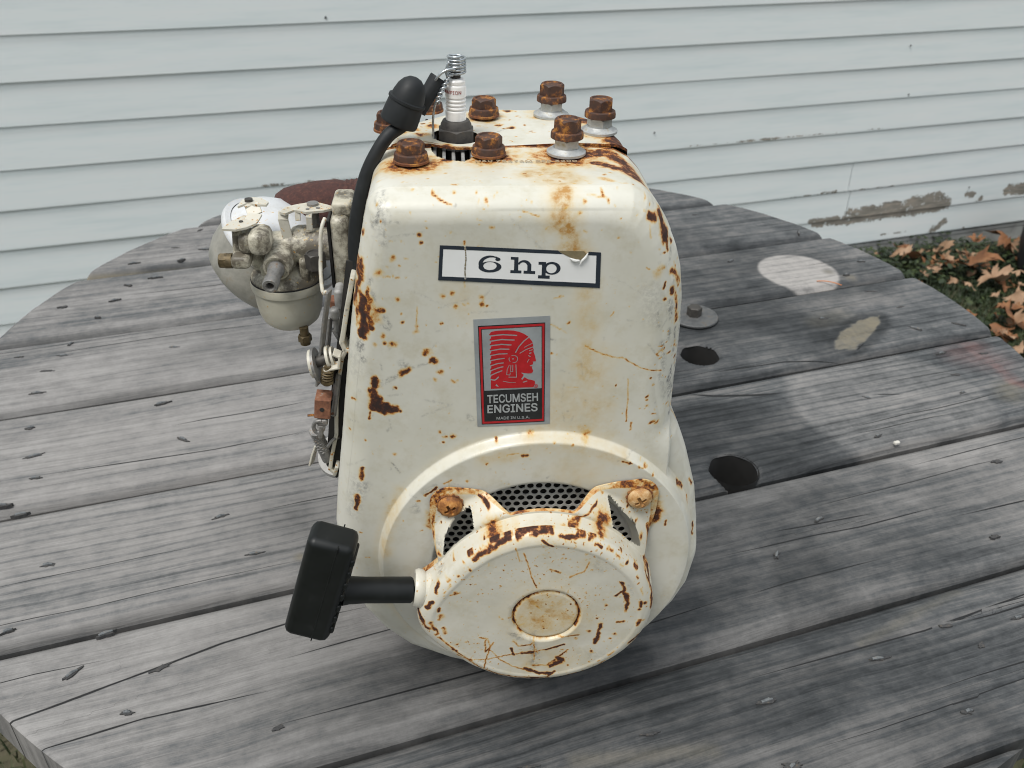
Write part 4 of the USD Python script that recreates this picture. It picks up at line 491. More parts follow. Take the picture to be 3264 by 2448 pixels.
EAR_RUST=[((-0.0458,0.1595),0.00874,0.62),((-0.0509,0.1611),0.00615,0.72),((-0.0405,0.1674),0.00449,0.6),((0.0547,0.1615),0.00955,0.62),((0.0589,0.1667),0.00634,0.6),((0.0066,0.1464),0.00149,0.85),((0.0075,0.1508),0.00275,0.6),((0.0031,0.1425),0.00171,0.7),((0.0291,0.1444),0.00193,0.8),((0.0281,0.1437),0.00386,0.55),((0.0121,0.1436),0.00096,0.7),((0.0332,0.1397),0.0013,0.7),((-0.024,0.1533),0.00626,0.55),((0.0338,0.1533),0.00745,0.62),((-0.0208,0.1477),0.00126,0.7),((0.0573,0.1362),0.00284,0.5),((0.0593,0.1229),0.00222,0.6),((-0.052,0.1319),0.0017,0.7),((-0.0136,0.1543),0.00523,0.4),((-0.0572,0.116),0.00323,0.6),((-0.0567,0.0946),0.00331,0.6),((0.061,0.1169),0.00179,0.6),((-0.0313,0.1644,-0.0251,0.1608,-0.0168,0.1565,-0.0084,0.1558),0.00104,0.8),((-0.0303,0.1637,-0.0262,0.1616),0.00165,0.92),((0.0051,0.1578,0.024,0.1571,0.0321,0.1609),0.00095,0.7),((-0.0552,0.1503,-0.0559,0.1248),0.00095,0.6),((0.0623,0.1403,0.0654,0.1197),0.0011,0.7),((-0.0539,0.1625,-0.0476,0.1709,-0.0385,0.1713),0.00183,0.8),((0.047,0.1711,0.053,0.1729,0.0622,0.1653),0.00147,0.75),((0.0601,0.1259,0.0627,0.1168),0.00111,0.7)]
EAR_SCUFF=[((-0.0525,0.1348,-0.0526,0.1276),0.00212,0.5),((-0.0377,0.1313,-0.0366,0.1254),0.00235,0.4),((0.0117,0.152,0.0119,0.1464),0.0017,0.5)]
rg = np.random.default_rng(21)
VC = np.array([.003, .108]); HR = .0560
OUT = np.array([(-.1105, .130), (-.1075, .155), (-.1025, .188), (-.0983, .217), (-.0924, .257), (-.0872, .290), (-.0825, .311), (-.0805, .3185), (-.0765, .3232), (-.0700, .3245), (-.02, .325), (.03, .325), (.0405, .3242), (.0480, .3205), (.0545, .3140), (.0600, .3055), (.0655, .2945), (.0692, .283), (.0718, .268), (.0732, .25), (.0738, .225), (.0736, .205), (.0736, .1975),
    (.0745, .1955), (.0805, .1865), (.0872, .1700), (.0960, .142), (.1005, .118), (.1010, .098), (.0985, .0767), (.0922, .0605), (.0810, .0425), (.0640, .0250), (.042, .0115), (.018, .0050), (-.006, .0038), (-.030, .0085), (-.050, .0160), (-.0744, .0300), (-.0890, .0455), (-.0995, .0630), (-.1070, .0880), (-.1105, .110)])
def dense(poly, n):
    from scipy.interpolate import PchipInterpolator
    q = np.vstack([poly, poly[:1]]); s = np.r_[0, np.cumsum(np.linalg.norm(np.diff(q, axis=0), axis=1))]
    t = np.linspace(0, s[-1], 4 * n, endpoint=False); p = np.stack([np.interp(t, s, q[:, 0]), np.interp(t, s, q[:, 1])], -1)
    k = np.ones(25) / 25
    for _ in range(2): p = np.stack([np.convolve(np.r_[p[-12:, c], p[:, c], p[:12, c]], k, 'valid') for c in (0, 1)], -1)
    s = np.r_[0, np.cumsum(np.linalg.norm(np.diff(np.vstack([p, p[:1]]), axis=0), axis=1))]; t = np.linspace(0, s[-1], n, endpoint=False); q = np.vstack([p, p[:1]])
    return np.stack([np.interp(t, s, q[:, 0]), np.interp(t, s, q[:, 1])], -1)
def grid_faces(n, k, closed=True):
    i, j = np.meshgrid(np.arange(n if closed else n - 1), np.arange(k - 1), indexing='ij'); i2 = (i + 1) % n
    f = np.stack([i * k + j, i * k + j + 1, i2 * k + j + 1, i2 * k + j], -1).reshape(-1, 4)
    return np.vstack([f[:, [0, 1, 2]], f[:, [0, 2, 3]]])
def specks(n, box, rmin=.0003, rmax=.0010, smin=.42, smax=.7, seed=3):
    r_ = np.random.default_rng(seed); out = []
    for _ in range(n):
        a, b = r_.uniform(box[0], box[1]), r_.uniform(box[2], box[3]); t = r_.uniform(0, 6.28); L = r_.exponential(.0009)
        out.append(((a, b, a + L * math.cos(t), b + L * math.sin(t) * .6), r_.uniform(rmin, rmax) * r_.uniform(.5, 1), r_.uniform(smin, smax)))
    return out
from scipy.spatial import cKDTree
# -- blower housing
M, N = 1500, 215
O = dense(OUT, M); tree_ = cKDTree(dense(OUT, 6000))
dirs = O - VC; L = np.linalg.norm(dirs, axis=1, keepdims=True); I = VC + dirs / L * HR
s = np.linspace(0, 1, N); s = s ** .85
UZ = I[:, None] + (O - I)[:, None] * s[None, :, None]
d = tree_.query(UZ.reshape(-1, 2))[0].reshape(M, N); d[:, -1] = 0
upper = smoothstep(.185, .225, UZ[..., 1])
rr_ = .0125 + .010 * smoothstep(.02, .07, UZ[..., 0]) * upper + .004 * (1 - upper)
W = np.where(d < rr_, rr_ - np.sqrt(np.maximum(rr_ ** 2 - (rr_ - d) ** 2, 0)), 0)
rho = np.linalg.norm(UZ - VC, axis=-1)
W += -.0062 * (1 - smoothstep(.0868, .0902, rho)) + .0065 * (1 - smoothstep(HR, HR + .005, rho)) ** 1.5
W += .0075 * smoothstep(.0715, .0745, UZ[..., 0]) * (1 - smoothstep(.197, .2, UZ[..., 1])) * smoothstep(.1, .12, UZ[..., 1]) * smoothstep(.0900, .0925, rho)
W += (meshkit.fbm(np.concatenate([UZ * 14, 0 * UZ[..., :1]], -1), 3, 4) - .5) * .0016 * (d > .006)
K = 78
wend = .0455 + .0262 * smoothstep(.195, .24, O[:, 1]); w0 = W[:, -1]
ts = np.linspace(0, 1, K + 1)[1:]
side = np.zeros((M, K, 3)); side[..., 0] = O[:, None, 0]; side[..., 2] = O[:, None, 1]; side[..., 1] = w0[:, None] + (wend - w0)[:, None] * ts
ripple = .0007 * np.sin(side[..., 1] * 90) * (side[..., 2] > .3); side[..., 2] += ripple
V = np.concatenate([np.stack([UZ[..., 0], W, UZ[..., 1]], -1), side], 1)
k2 = N + K; Vf = V.reshape(-1, 3); F = grid_faces(M, k2)
isfront = np.zeros((M, k2), bool); isfront[:, :N] = True; isfront = isfront.ravel()
thin_ = lambda L, f=.72: [(q, max(r * f, .0003), v) for q, r, v in L]
FR = thin_(FRONT_RUST, .78) + specks(60, (-.075, .06, .285, .322), .0002, .0006, .38, .6, 5) + specks(24, (-.095, .07, .2, .29), .0002, .0005, .36, .52, 6) + specks(30, (-.1, .09, .1, .2), .0003, .0007, .4, .6, 7) + specks(60, (.055, .0735, .2, .3), .0003, .0009, .45, .75, 8)
FR += [((.057 + .0105 * math.cos(a), .1465 + .0105 * math.sin(a)), .0028, .66) for a in np.linspace(-.9, 2.2, 14)] + [((-.046 + .011 * math.cos(a), .1455 + .011 * math.sin(a)), .0022, .56) for a in np.linspace(.8, 3.6, 14)]
SCF = FRONT_SCUFF + specks(110, (-.1, .07, .06, .322), .0003, .0006, .25, .6, 31) + [((a_, b_, a_ + rg.normal(0, .012), b_ + rg.normal(0, .008)), .0004, rg.uniform(.2, .45)) for a_, b_ in zip(rg.uniform(-.09, .065, 26), rg.uniform(.18, .32, 26))] + [((.071, z, .0715, z + rg.uniform(.002, .006)), .0006, .85) for z in rg.uniform(.2, .275, 26)]
deckP = np.stack([Vf[:, 0], Vf[:, 1]], -1); frontP = np.stack([Vf[:, 0], Vf[:, 2]], -1); deck = (Vf[:, 2] > .300) & ~isfront
DR = [(q, r * 1.5 if r > .008 else r, v) for q, r, v in DECK_RUST] + specks(90, (-.07, .045, .012, .07), .0003, .0009, .4, .62, 9)
for bx, by in [(-.0616, .0477), (-.0238, .058), (.0151, .0602)]: DR += [((bx + .0085 * math.cos(a), by + .0085 * math.sin(a)), .0022, rg.uniform(.4, .7)) for a in np.linspace(0, 6.28, 22)]
rust = np.where(isfront, field(frontP, FR, 1.), np.where(deck, field(deckP, DR, 1.), 0)); fr_on_fold = isfront & (Vf[:, 2] > .3195)
ringd = np.abs(np.linalg.norm(frontP - VC, axis=1) - .0915)
stain = np.where(isfront, np.maximum(1.45 * field(frontP, FRONT_STAIN, 1.), .42 * np.exp(-(ringd / .0022) ** 2) * meshkit.fbm(Vf * 30, 3, 17)), np.where(deck, field(deckP, DECK_STAIN, 1.), 0)); scuff = np.where(isfront, field(frontP, SCF, 1.), 0)
rust = np.where(fr_on_fold, np.maximum(rust, field(deckP, DR, 1.) * (Vf[:, 1] > .004)), rust)
edge_ = (~isfront) & (Vf[:, 2] < .3); rust = np.where(edge_, .5 * meshkit.fbm(Vf * 60, 3, 3) * (Vf[:, 1] < .03) , rust)
seam_ = deck & (Vf[:, 1] > .0695); rust = np.where(seam_, np.maximum(rust, .62), rust)
notch = Polygon([(-.0530, .08), (-.0520, .0665), (-.0495, .0588), (-.0440, .0535), (-.0395, .0520), (-.036, .0508), (-.0345, .0530), (-.0330, .0540), (-.0325, .0565), (-.0305, .0580), (-.0300, .0605), (-.0280, .0620), (-.0275, .0650), (-.0258, .0670), (-.0250, .08)])
import shapely
fc = Vf[F].mean(1); inn = np.zeros(len(F), bool); cand = np.flatnonzero((fc[:, 2] > .31) & (fc[:, 1] > .045))
inn[cand] = shapely.contains_xy(notch, fc[cand, 0] + (rg.random(len(cand)) - .5) * .0002, fc[cand, 1])
bh = part(eng, 'blower_housing', (Vf, F[~inn]), 'cream_paint', smooth=True, attrs={'rust': rust, 'stain': stain, 'scuff': scuff})
# stamped number along the front edge of the top
tm_ = meshkit.text_mesh('H60 75474M SER 3200', .0024, .0002); v = np.array(tm_.vertices); v[:, 0] = v[:, 0] / v[:, 0].max() * .050 - .0310; tm_.vertices = np.stack([v[:, 0], .0478 + v[:, 1], v[:, 2] + .3250], -1)
part(bh, 'stamped_number', tm_, 'stamp_ink')
# -- rear cover plate
PO = dense(np.array([(-.0750, .0722), (-.0757, .080), (-.0752, .0875), (-.0735, .0955), (-.0680, .1060), (-.0600, .1155), (-.048, .1285), (-.0348, .1375), (-.0215, .1410), (-.0081, .1415), (.006, .1395), (.0185, .1345), (.031, .1260), (.0405, .1160), (.0462, .1010), (.0485, .0860), (.0488, .0725), (.03, .0722), (.0, .0722), (-.0235, .0718), (-.028, .0707), (-.033, .0692), (-.040, .0685), (-.047, .0700), (-.052, .0722)]), 760)
PC = np.array([-.0394, .0862]); dd = PO - PC; L = np.linalg.norm(dd, axis=1, keepdims=True); I = PC + dd / L * np.minimum(.0126, L * .82)
s = np.linspace(0, 1, 110); UW = I[:, None] + (PO - I)[:, None] * s[None, :, None]
front_e = (PO[:, 1] < .0745); pt2 = cKDTree(PO[~front_e]); d = pt2.query(UW.reshape(-1, 2))[0].reshape(UW.shape[:2])
Z = np.full(d.shape, .3258) - np.where(d < .0075, .0075 - np.sqrt(np.maximum(.0075 ** 2 - (.0075 - d) ** 2, 0)), 0) + .0007 * np.sin(UW[..., 0] * 70) * (d > .004)
sk = np.linspace(0, 1, 12)[1:]; SK = np.zeros((len(PO), 11, 3)); SK[..., :2] = PO[:, None]; SK[..., 2] = Z[:, -1:] - np.where(front_e, .0014, .024)[:, None] * sk
V = np.concatenate([np.concatenate([UW, Z[..., None]], -1), SK], 1); Vp = V.reshape(-1, 3)
P2 = Vp[:, :2]; PRf = thin_(PLATE_RUST, .85) + specks(120, (-.07, .045, .075, .138), .0003, .001, .4, .66, 12)
part(eng, 'rear_cover_plate', (Vp, grid_faces(len(PO), 121)[:, ::-1]), 'cream_paint', smooth=True, attrs={'rust': np.maximum(field(P2, PRf, 1.), .6 * (np.repeat(front_e, 121) & (np.tile(np.arange(121), len(PO)) > 107))), 'stain': field(P2, PLATE_STAIN, 1.), 'scuff': field(P2, PLATE_SCUFF, 1.)})
# -- block, fins and base hidden behind the housing
part(eng, 'crankcase', [rbox((-.070, .050, .012), (.060, .150, .17), .012), rbox((-.080, .055, .0), (.070, .150, .014), .003), rbox((-.055, .148, .03), (.045, .185, .15), .012), cyl((-.005, .18, .108), (-.005, .235, .108), .0125)], 'cast_aluminium', smooth=35)
part(eng, 'cylinder', rbox((-.045, .045, .16), (.030, .128, .300), .004), 'dark_inside')
for k in range(14): part(eng, 'cooling_fin', rbox((-.0657 + k * .00475, .040, .296), (-.0639 + k * .00475, .128, .3225), .0006, 8), 'cast_aluminium')
for k in range(9): part(eng, 'cooling_fin', rbox((-.062, .05, .185 + k * .012), (.045, .14, .187 + k * .012), .0008, 8), 'cast_aluminium')
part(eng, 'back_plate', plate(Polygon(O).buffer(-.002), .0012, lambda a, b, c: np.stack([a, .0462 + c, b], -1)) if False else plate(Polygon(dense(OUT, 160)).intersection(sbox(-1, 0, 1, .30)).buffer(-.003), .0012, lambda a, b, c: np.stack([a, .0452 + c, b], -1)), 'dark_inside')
part(eng, 'back_plate_edge', plate(Polygon([(-.097, .272), (-.1035, .235), (-.112, .19), (-.119, .14), (-.114, .13), (-.10, .14), (-.095, .2), (-.088, .272)]), .0012, lambda a, b, c: np.stack([a, .0500 + c, b], -1)), 'dark_inside')  # dark sheet added so the gap beside the bracket reads as shade
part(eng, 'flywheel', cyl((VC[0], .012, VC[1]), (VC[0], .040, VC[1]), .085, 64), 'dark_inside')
# -- perforated screen behind the opening
scr = Point(*VC).buffer(.0575, 64); holes = []
for r_ in range(-14, 15):
    for c_ in range(-14, 15):
        x, z = VC[0] + c_ * .00485 + (r_ % 2) * .002425, VC[1] + r_ * .0042
        if math.hypot(x - VC[0], z - VC[1]) < .0545 and z > VC[1] + .004: holes.append(Point(x, z).buffer(.0019, 4))
scr = scr.difference(unary_union(holes))
part(eng, 'fan_screen', plate(scr, .0007, lambda a, b, c: np.stack([a, .0036 + c, b], -1)), 'screen_metal', label='perforated metal screen with round holes behind the starter')

# -- rewind starter: stamped cup with four ears
SC = np.array([.0025, .1015]); EAR = [(-.0484, .0560), (.0534, .0582), (-.040, -.044), (.040, -.044)]
circ = Point(0, 0).buffer(.0602, 128); fl = unary_union([circ] + [unary_union([Point(0, 0).buffer(.0505, 64), Point(*e).buffer(.0108 if e[1] > 0 else .008, 24)]).convex_hull for e in EAR])
ob = np.array(fl.exterior.coords)[:-1]; M = 1100; ang = np.linspace(0, 2 * np.pi, M, endpoint=False)
oa = np.arctan2(ob[:, 1], ob[:, 0]) % (2 * np.pi); o_ = np.argsort(oa); RO = np.interp(ang, oa[o_], np.hypot(ob[o_, 0], ob[o_, 1]), period=2 * np.pi)
prof = [(0, -.0352), (.008, -.0355), (.0158, -.0359), (.0172, -.0356), (.0178, -.0345), (.0184, -.0345), (.0190, -.0362), (.0200, -.0370)]
for r_ in np.linspace(.021, .0505, 40): prof.append((r_, -.0370 + .0006 * math.sin((r_ - .02) * 80)))
for a in np.linspace(0, math.pi / 2, 14)[1:]: prof.append((.0505 + .0080 * math.sin(a), -.0370 + .0070 * (1 - math.cos(a))))
for t_ in np.linspace(0, 1, 18)[1:]: prof.append((.0585 + .0012 * t_, -.0300 + .0092 * t_))
prof = np.array(prof); nb = 22
A2, R2 = np.meshgrid(ang, prof[:, 0], indexing='ij'); Wc = np.broadcast_to(prof[:, 1], R2.shape)
g_ = np.interp(np.degrees(ang), [0, 6, 25, 40, 65, 90, 130, 150, 163, 180, 190, 201, 216, 236, 260, 277, 296, 324, 346, 360], np.array([.0625, .0625, .06, .058, .0575, .0575, .0575, .0583, .0615, .0675, .0672, .0632, .0586, .0575, .0577, .058, .0588, .0612, .0625, .0625]) / .0585)
g_ = np.convolve(np.r_[g_[-12:], g_, g_[:12]], np.ones(25) / 25, 'valid')[:, None]; R2 = R2 * (1 + (g_ - 1) * smoothstep(.025, .052, R2))
tf = np.linspace(0, 1, nb + 1)[1:]; Rf = .0597 * g_ + (np.maximum(RO[:, None], .0602 * g_) - .0597 * g_) * tf; ext_ = smoothstep(.0000, .0013, RO[:, None] - .0602 * g_)
Wf = -.0208 + .0118 * smoothstep(.0600, .0715, Rf); lip = np.concatenate([Rf[:, -1:] + .0001, Rf[:, -1:] + .0001], 1); Wl = np.concatenate([Wf[:, -1:] + .0012, Wf[:, -1:] + .0016 + .002 * (1 - ext_)], 1)
# rounded-over rim of the ears
Wf = Wf + .0010 * smoothstep(.8, 1, tf)[None] * ext_
Rall = np.concatenate([R2, Rf, lip], 1); Wall = np.concatenate([Wc, Wf, Wl], 1); kk = Rall.shape[1]
CX = .003 * (1 - smoothstep(.016, .03, Rall)); CZ = -.0017 * (1 - smoothstep(.016, .03, Rall))
V = np.stack([SC[0] + CX + Rall * np.cos(ang)[:, None], Wall + (meshkit.fbm(np.stack([Rall * np.cos(ang)[:, None] * 40, Rall * np.sin(ang)[:, None] * 40, Rall * 0], -1), 3, 6) - .5) * .0009, SC[1] + CZ + Rall * np.sin(ang)[:, None]], -1).reshape(-1, 3)
F = grid_faces(M, kk)
WIN = [Polygon([(-.0510, .0400), (-.0450, .0505), (-.0380, .0560), (-.0365, .0490), (-.0520, .0315)]), Polygon([(.0365, .0595), (.0515, .0425), (.0545, .0320), (.0390, .0465)]), Polygon([(-.0510, -.0400), (-.0450, -.0505), (-.0380, -.0560), (-.0365, -.0490), (-.0520, -.0315)]), Polygon([(.0400, -.0590), (.0545, -.0425), (.0575, -.0330), (.0425, -.0455)])]
fc = V[F].mean(1) - [SC[0], 0, SC[1]]; kill = np.zeros(len(F), bool); rf_ = np.hypot(fc[:, 0], fc[:, 2])
for w_ in WIN: kill |= shapely.contains_xy(w_.buffer(.0012).buffer(-.0006), fc[:, 0], fc[:, 2]) & (rf_ > .0602)
P2 = V[:, [0, 2]]; frontish = V[:, 1] < -.0292
CR = [(q, r * (.46 if r > .0018 else .62), v) for q, r, v in COVER_RUST] + specks(55, (-.055, .06, .047, .162), .0003, .0006, .42, .7, 15) + [(tuple(np.array([(SC[0] + .003 + .0180 * math.cos(a), SC[1] - .0017 + .0180 * math.sin(a)) for a in np.linspace(a0, a0 + 1.4, 16)]).ravel()), .0006, s_) for a0, s_ in ((1.2, .66), (2.4, .7), (3.6, .5), (5.8, .66))]
for k in range(40):
    a = rg.uniform(0, 6.28); q = rg.uniform(.053, .0585); L = rg.uniform(.01, .10); CR.append((tuple(np.array([(SC[0] + q * math.cos(a + L * t_), SC[1] + q * math.sin(a + L * t_)) for t_ in (0, .5, 1)]).ravel()), rg.uniform(.0003, .0009), rg.uniform(.5, .92)))
EAR_RUST = [q for q in EAR_RUST if len(q[0]) < 8 or q[1] > .004]
rim_ = np.zeros((M, kk)); rim_[:, len(prof) + 17:] = .6; rim_ *= .5 + .9 * (meshkit.fbm(V.reshape(M, kk, 3) * 120, 3, 5) - .25); rim_ = rim_.ravel()
ER = thin_(EAR_RUST, .6) + specks(90, (-.065, .07, .1, .18), .0003, .0010, .45, .75, 16)
cover = part(eng, 'starter_cover', (V, F[~kill]), 'cream_starter', smooth=True, attrs={'rust': np.where(frontish, field(P2, CR, 1.), np.maximum(field(P2, ER, 1.), rim_)), 'stain': np.where(frontish, field(P2, COVER_STAIN, 1.), .2 * meshkit.fbm(V * 50, 3, 8)), 'scuff': np.where(frontish, field(P2, COVER_SCUFF, 1.), field(P2, EAR_SCUFF, 1.))}, label='round rusty starter cover held by screws on stamped ears')
# screws with star washers
head = manifold3d.Manifold.sphere(.0066, 32).scale((1, 1, .62)).translate((0, 0, .0006)) - manifold3d.Manifold.cube((.03, .03, .02), True).translate((0, 0, -.0100))
for a in (0, math.pi / 2):
    head = head - manifold3d.Manifold.cube((.0068, .0018, .006), True).rotate((0, 0, math.degrees(a))).translate((0, 0, .0052))
for (ex_, ez_), mt in zip(EAR, ('rust_screw', 'pale_screw', 'rust_screw', 'rust_screw')):
    sp = np.array([SC[0] + ex_, -.0098, SC[1] + ez_])
    sw = part(cover, 'screw', place(head, sp, (0, -1, 0), spin=.5), mt, smooth=40)
    teeth = [(.0076 if k % 2 else .0068) for k in range(28)]; q = Polygon([(teeth[k] * math.cos(k / 28 * 6.283), teeth[k] * math.sin(k / 28 * 6.283)) for k in range(28)])
    part(cover, 'star_washer', place(plate(q, .0012, lambda a, b, c: np.stack([a, b, c], -1)), sp + [0, .0008, 0], (0, -1, 0)), 'rust_washer')
part(cover, 'rope_eyelet', place(lathe([(.0072, -.010), (.0098, -.010), (.0094, -.003), (.0090, .002), (.0102, .0035), (.0106, .006), (.0098, .0078), (.0080, .0078), (.0072, .005)], 36), (-.0585, -.0240, .1110), (-1, -.03, .13)), 'cream_starter', smooth=40)
# -- pull handle
ax = np.array([.285, -.02, .958]); ax /= np.linalg.norm(ax); hx_ = np.array([.96, -.10, -.155]); hx_ -= ax * (hx_ @ ax); hx_ /= np.linalg.norm(hx_); hy_ = np.cross(ax, hx_)
hc = np.array([-.1140, -.0325, .1268])
hd = part(eng, 'pull_handle', rbox_at(hc, (.0245, .0185, .0715), .0042, (hx_, hy_, ax)), 'black_plastic', smooth=30, label='black plastic T-shaped pull handle')
for k in range(7): part(hd, 'grip_rib', rbox_at(hc + hx_ * .0122 + ax * (-.026 + k * .0085), (.0030, .0150, .0050), .0013, (hx_, hy_, ax)), 'black_plastic', smooth=35)
part(hd, 'handle_seam', rbox_at(hc + hx_ * .0035, (.0007, .0189, .0705), .0003, (hx_, hy_, ax)), 'black_plastic')
st0, st1 = np.array([-.1035, -.0315, .1195]), np.array([-.0672, -.0258, .1122])
part(hd, 'handle_stem', place(lathe([(0, 0), (.0082, 0), (.0074, .004), (.0070, .012), (.0071, np.linalg.norm(st1 - st0) - .001), (.0064, np.linalg.norm(st1 - st0)), (.0040, np.linalg.norm(st1 - st0) - .0005), (.0030, np.linalg.norm(st1 - st0) - .004), (0, np.linalg.norm(st1 - st0) - .004)], 32), st0, st1 - st0), 'black_plastic', smooth=40)
part(hd, 'pull_rope', tube([st1 - (st1 - st0) * .1, st1 + [.006, .0008, -.0010]], .0019, 10), 'old_steel')

# ---------------------------------------------------------------- head bolts
def hexhead(R, h, ch=.0012):
    m_ = manifold3d.Manifold.cylinder(h, R, R, 6); dome = manifold3d.Manifold.cylinder(h - ch * .8, R * 1.01, R * 1.01, 36) + manifold3d.Manifold.cylinder(ch * .8 + .0001, R * 1.01, R * .84, 36).translate((0, 0, h - ch * .8 - .0001))
    cup = manifold3d.Manifold.cylinder(.0008, R * .66, R * .72, 24).translate((0, 0, h - .0006))
    return (m_ ^ dome) - cup
def bolt(u, w, spin, spacer):
    z = .3252 if w < .07 else .3264
    zb = z + (.0078 if spacer else 0)
    b = part(eng, 'head_bolt', [place(hexhead(.00685, .0066), (u, w, zb + .0030), spin=spin), place(lathe([(0, .0034), (.0072, .0034), (.0079, .0030), (.0082, .0016), (.0082, .0), (0, 0)], 32), (u, w, zb + (.0002 if spacer else .0014)))], 'rust_bolt', smooth=25)
    if spacer: part(b, 'spacer_nut', [place(hexhead(.0067, .0054), (u, w, z + .0024), spin=spin + .3), place(lathe([(0, .0032), (.0068, .0032), (.0086, .0018), (.0098, .0012), (.0098, 0), (0, 0)], 36), (u, w, z))], 'zinc', smooth=28, label='pale zinc spacer nut under the rusty bolt')
    else: part(b, 'washer', place(lathe([(0, .0016), (.0080, .0016), (.0086, .0012), (.0086, .0002), (.0080, 0), (0, 0)], 32), (u, w, z)), 'rust_washer', smooth=35)
for u, w, sp, spc in [(-.0616, .0480, .20, 0), (-.0238, .0583, .15, 0), (.0151, .0608, .10, 1), (.0363, .0925, .35, 1), (.0138, .1220, .12, 1), (-.0236, .1210, .2, 0), (-.0544, .1290, .4, 0), (-.0738, .0935, .3, 0)]:
    bolt(u, w, sp, spc)

# ---------------------------------------------------------------- spark plug, its wire, boot and cable
PX, PY = -.0394, .0862
plug = part(eng, 'spark_plug', lathe([(0, .290), (.0062, .290), (.0062, .3185), (.0100, .3190), (.0100, .3200), (.0080, .3200)], 36) if False else [place(hexhead(.0102, .0098, .0010), (PX, PY, .3206), spin=.52), place(lathe([(0, .29), (.0064, .29), (.0064, .3205), (.0090, .3206), (.0090, .322), (0, .322)], 32), (PX, PY, 0)), place(lathe([(0, .3300), (.0082, .3300), (.0079, .3322), (.0068, .3342), (.0056, .3346), (0, .3346)], 36), (PX, PY, 0))], 'plug_shell', smooth=25)
ip = [(0, .334), (.0053, .3340), (.00535, .3385)]
for k in range(4): z = .3390 + k * .0019; ip += [(.0053, z), (.0047, z + .0005), (.0047, z + .0009), (.0053, z + .0014)]
ip += [(.0053, .3470), (.0053, .3512), (.0050, .3518), (.0047, .3522), (.0050, .3528), (.0050, .3540), (.0044, .3548), (.0030, .3552), (0, .3552)]
part(plug, 'insulator', place(lathe(ip, 48), (PX, PY, 0)), 'porcelain', smooth=32)
part(plug, 'terminal', place(lathe([(0, .355), (.0026, .355), (.0026, .3565), (.0021, .3570), (.0027, .3576), (.0025, .3600), (0, .3602)], 24), (PX, PY, 0)), 'dark_steel', smooth=35)
tm_ = meshkit.text_mesh('CHAMPION', .0017, .00012); v = np.array(tm_.vertices); a = -(v[:, 0] - v[:, 0].max()) / .0053; th0 = math.radians(-90 + 30) - a; r_ = .00532 + v[:, 2]
tm_.vertices = np.stack([PX + r_ * np.cos(th0), PY + r_ * np.sin(th0), .3482 + v[:, 1]], -1); part(plug, 'lettering', tm_, 'plug_ink')
t_ = np.linspace(0, 1, 140); hr = .0043
part(eng, 'wire_spring', tube(np.stack([PX + .0006 + hr * np.cos(t_ * 2 * np.pi * 5.5 + 2) , PY + hr * np.sin(t_ * 2 * np.pi * 5.5 + 2), .3572 + .0088 * t_], -1), .00062, 8), 'bright_wire', smooth=True, label='coiled bright wire spring on top of the spark plug')
def twist(pts, r, turns, wr, ph):
    c = spline(pts, 90); t = np.gradient(c, axis=0); t /= np.linalg.norm(t, axis=1, keepdims=True); u = np.cross(t, [.2, .9, .1]); u /= np.linalg.norm(u, axis=1, keepdims=True); w = np.cross(t, u); a = np.linspace(0, turns * 2 * np.pi, 90) + ph
    return tube(c + (u * np.cos(a)[:, None] + w * np.sin(a)[:, None]) * r, wr, 8)
tw_ = [(-.0412, .0825, .3580), (-.0440, .0810, .3545), (-.0462, .0800, .3505), (-.0480, .0795, .3470), (-.0488, .0795, .3440)]
part(eng, 'twisted_wire', [twist(tw_, .00085, 3.5, .00055, 0), twist(tw_, .00085, 3.5, .00055, math.pi), tube(spline([(-.0462, .0800, .3500), (-.0490, .0800, .3455), (-.0506, .0805, .3400), (-.0510, .0810, .3260)], 24), .0006, 8), tube(spline([(-.0395, .0815, .3598), (-.0425, .0800, .3606), (-.0462, .0795, .3590), (-.0490, .0800, .3560), (-.0505, .082, .3525)], 24), .0007, 8), tube(spline([(-.0425, .0815, .3640), (-.0436, .0812, .3615), (-.0438, .081, .3580), (-.0434, .0808, .3570)], 14), .0007, 8)], 'bright_wire', smooth=True)
ba = np.array([.40, .02, .915]); bb = np.array([-.0680, .0690, .3376])
boot = part(eng, 'cable_boot', place(lathe([(0, .001), (.0080, .001), (.0092, 0), (.0095, .0012), (.0091, .0075), (.0088, .0108), (.0094, .0112), (.0094, .0124), (.0084, .0128), (.0080, .0150), (.0070, .0185), (.0054, .0212), (.0032, .0230), (.0012, .0236), (0, .0237)], 44), bb, ba), 'black_rubber', smooth=42, label='black rubber boot capped over the end of the cable')
part(boot, 'cable_end', place(lathe([(0, 0), (.0040, 0), (.0041, .010), (.0043, .0185), (.0041, .0195), (.0030, .0193), (.0026, .016), (0, .016)], 28), (-.0585, .0800, .3400), (.0100, .0040, .0150)), 'black_rubber', smooth=40)
part(eng, 'ignition_cable', tube(spline([(-.0640, .0690, .3400), (-.0668, .0665, .3365), (-.0712, .0632, .3345), (-.0775, .0600, .3275), (-.0835, .0580, .3170), (-.0880, .0560, .3040), (-.0912, .0545, .2900), (-.0926, .0535, .2760), (-.0925, .0530, .2600), (-.0905, .0540, .2450)], 60), .0034, 18), 'black_rubber', smooth=True)

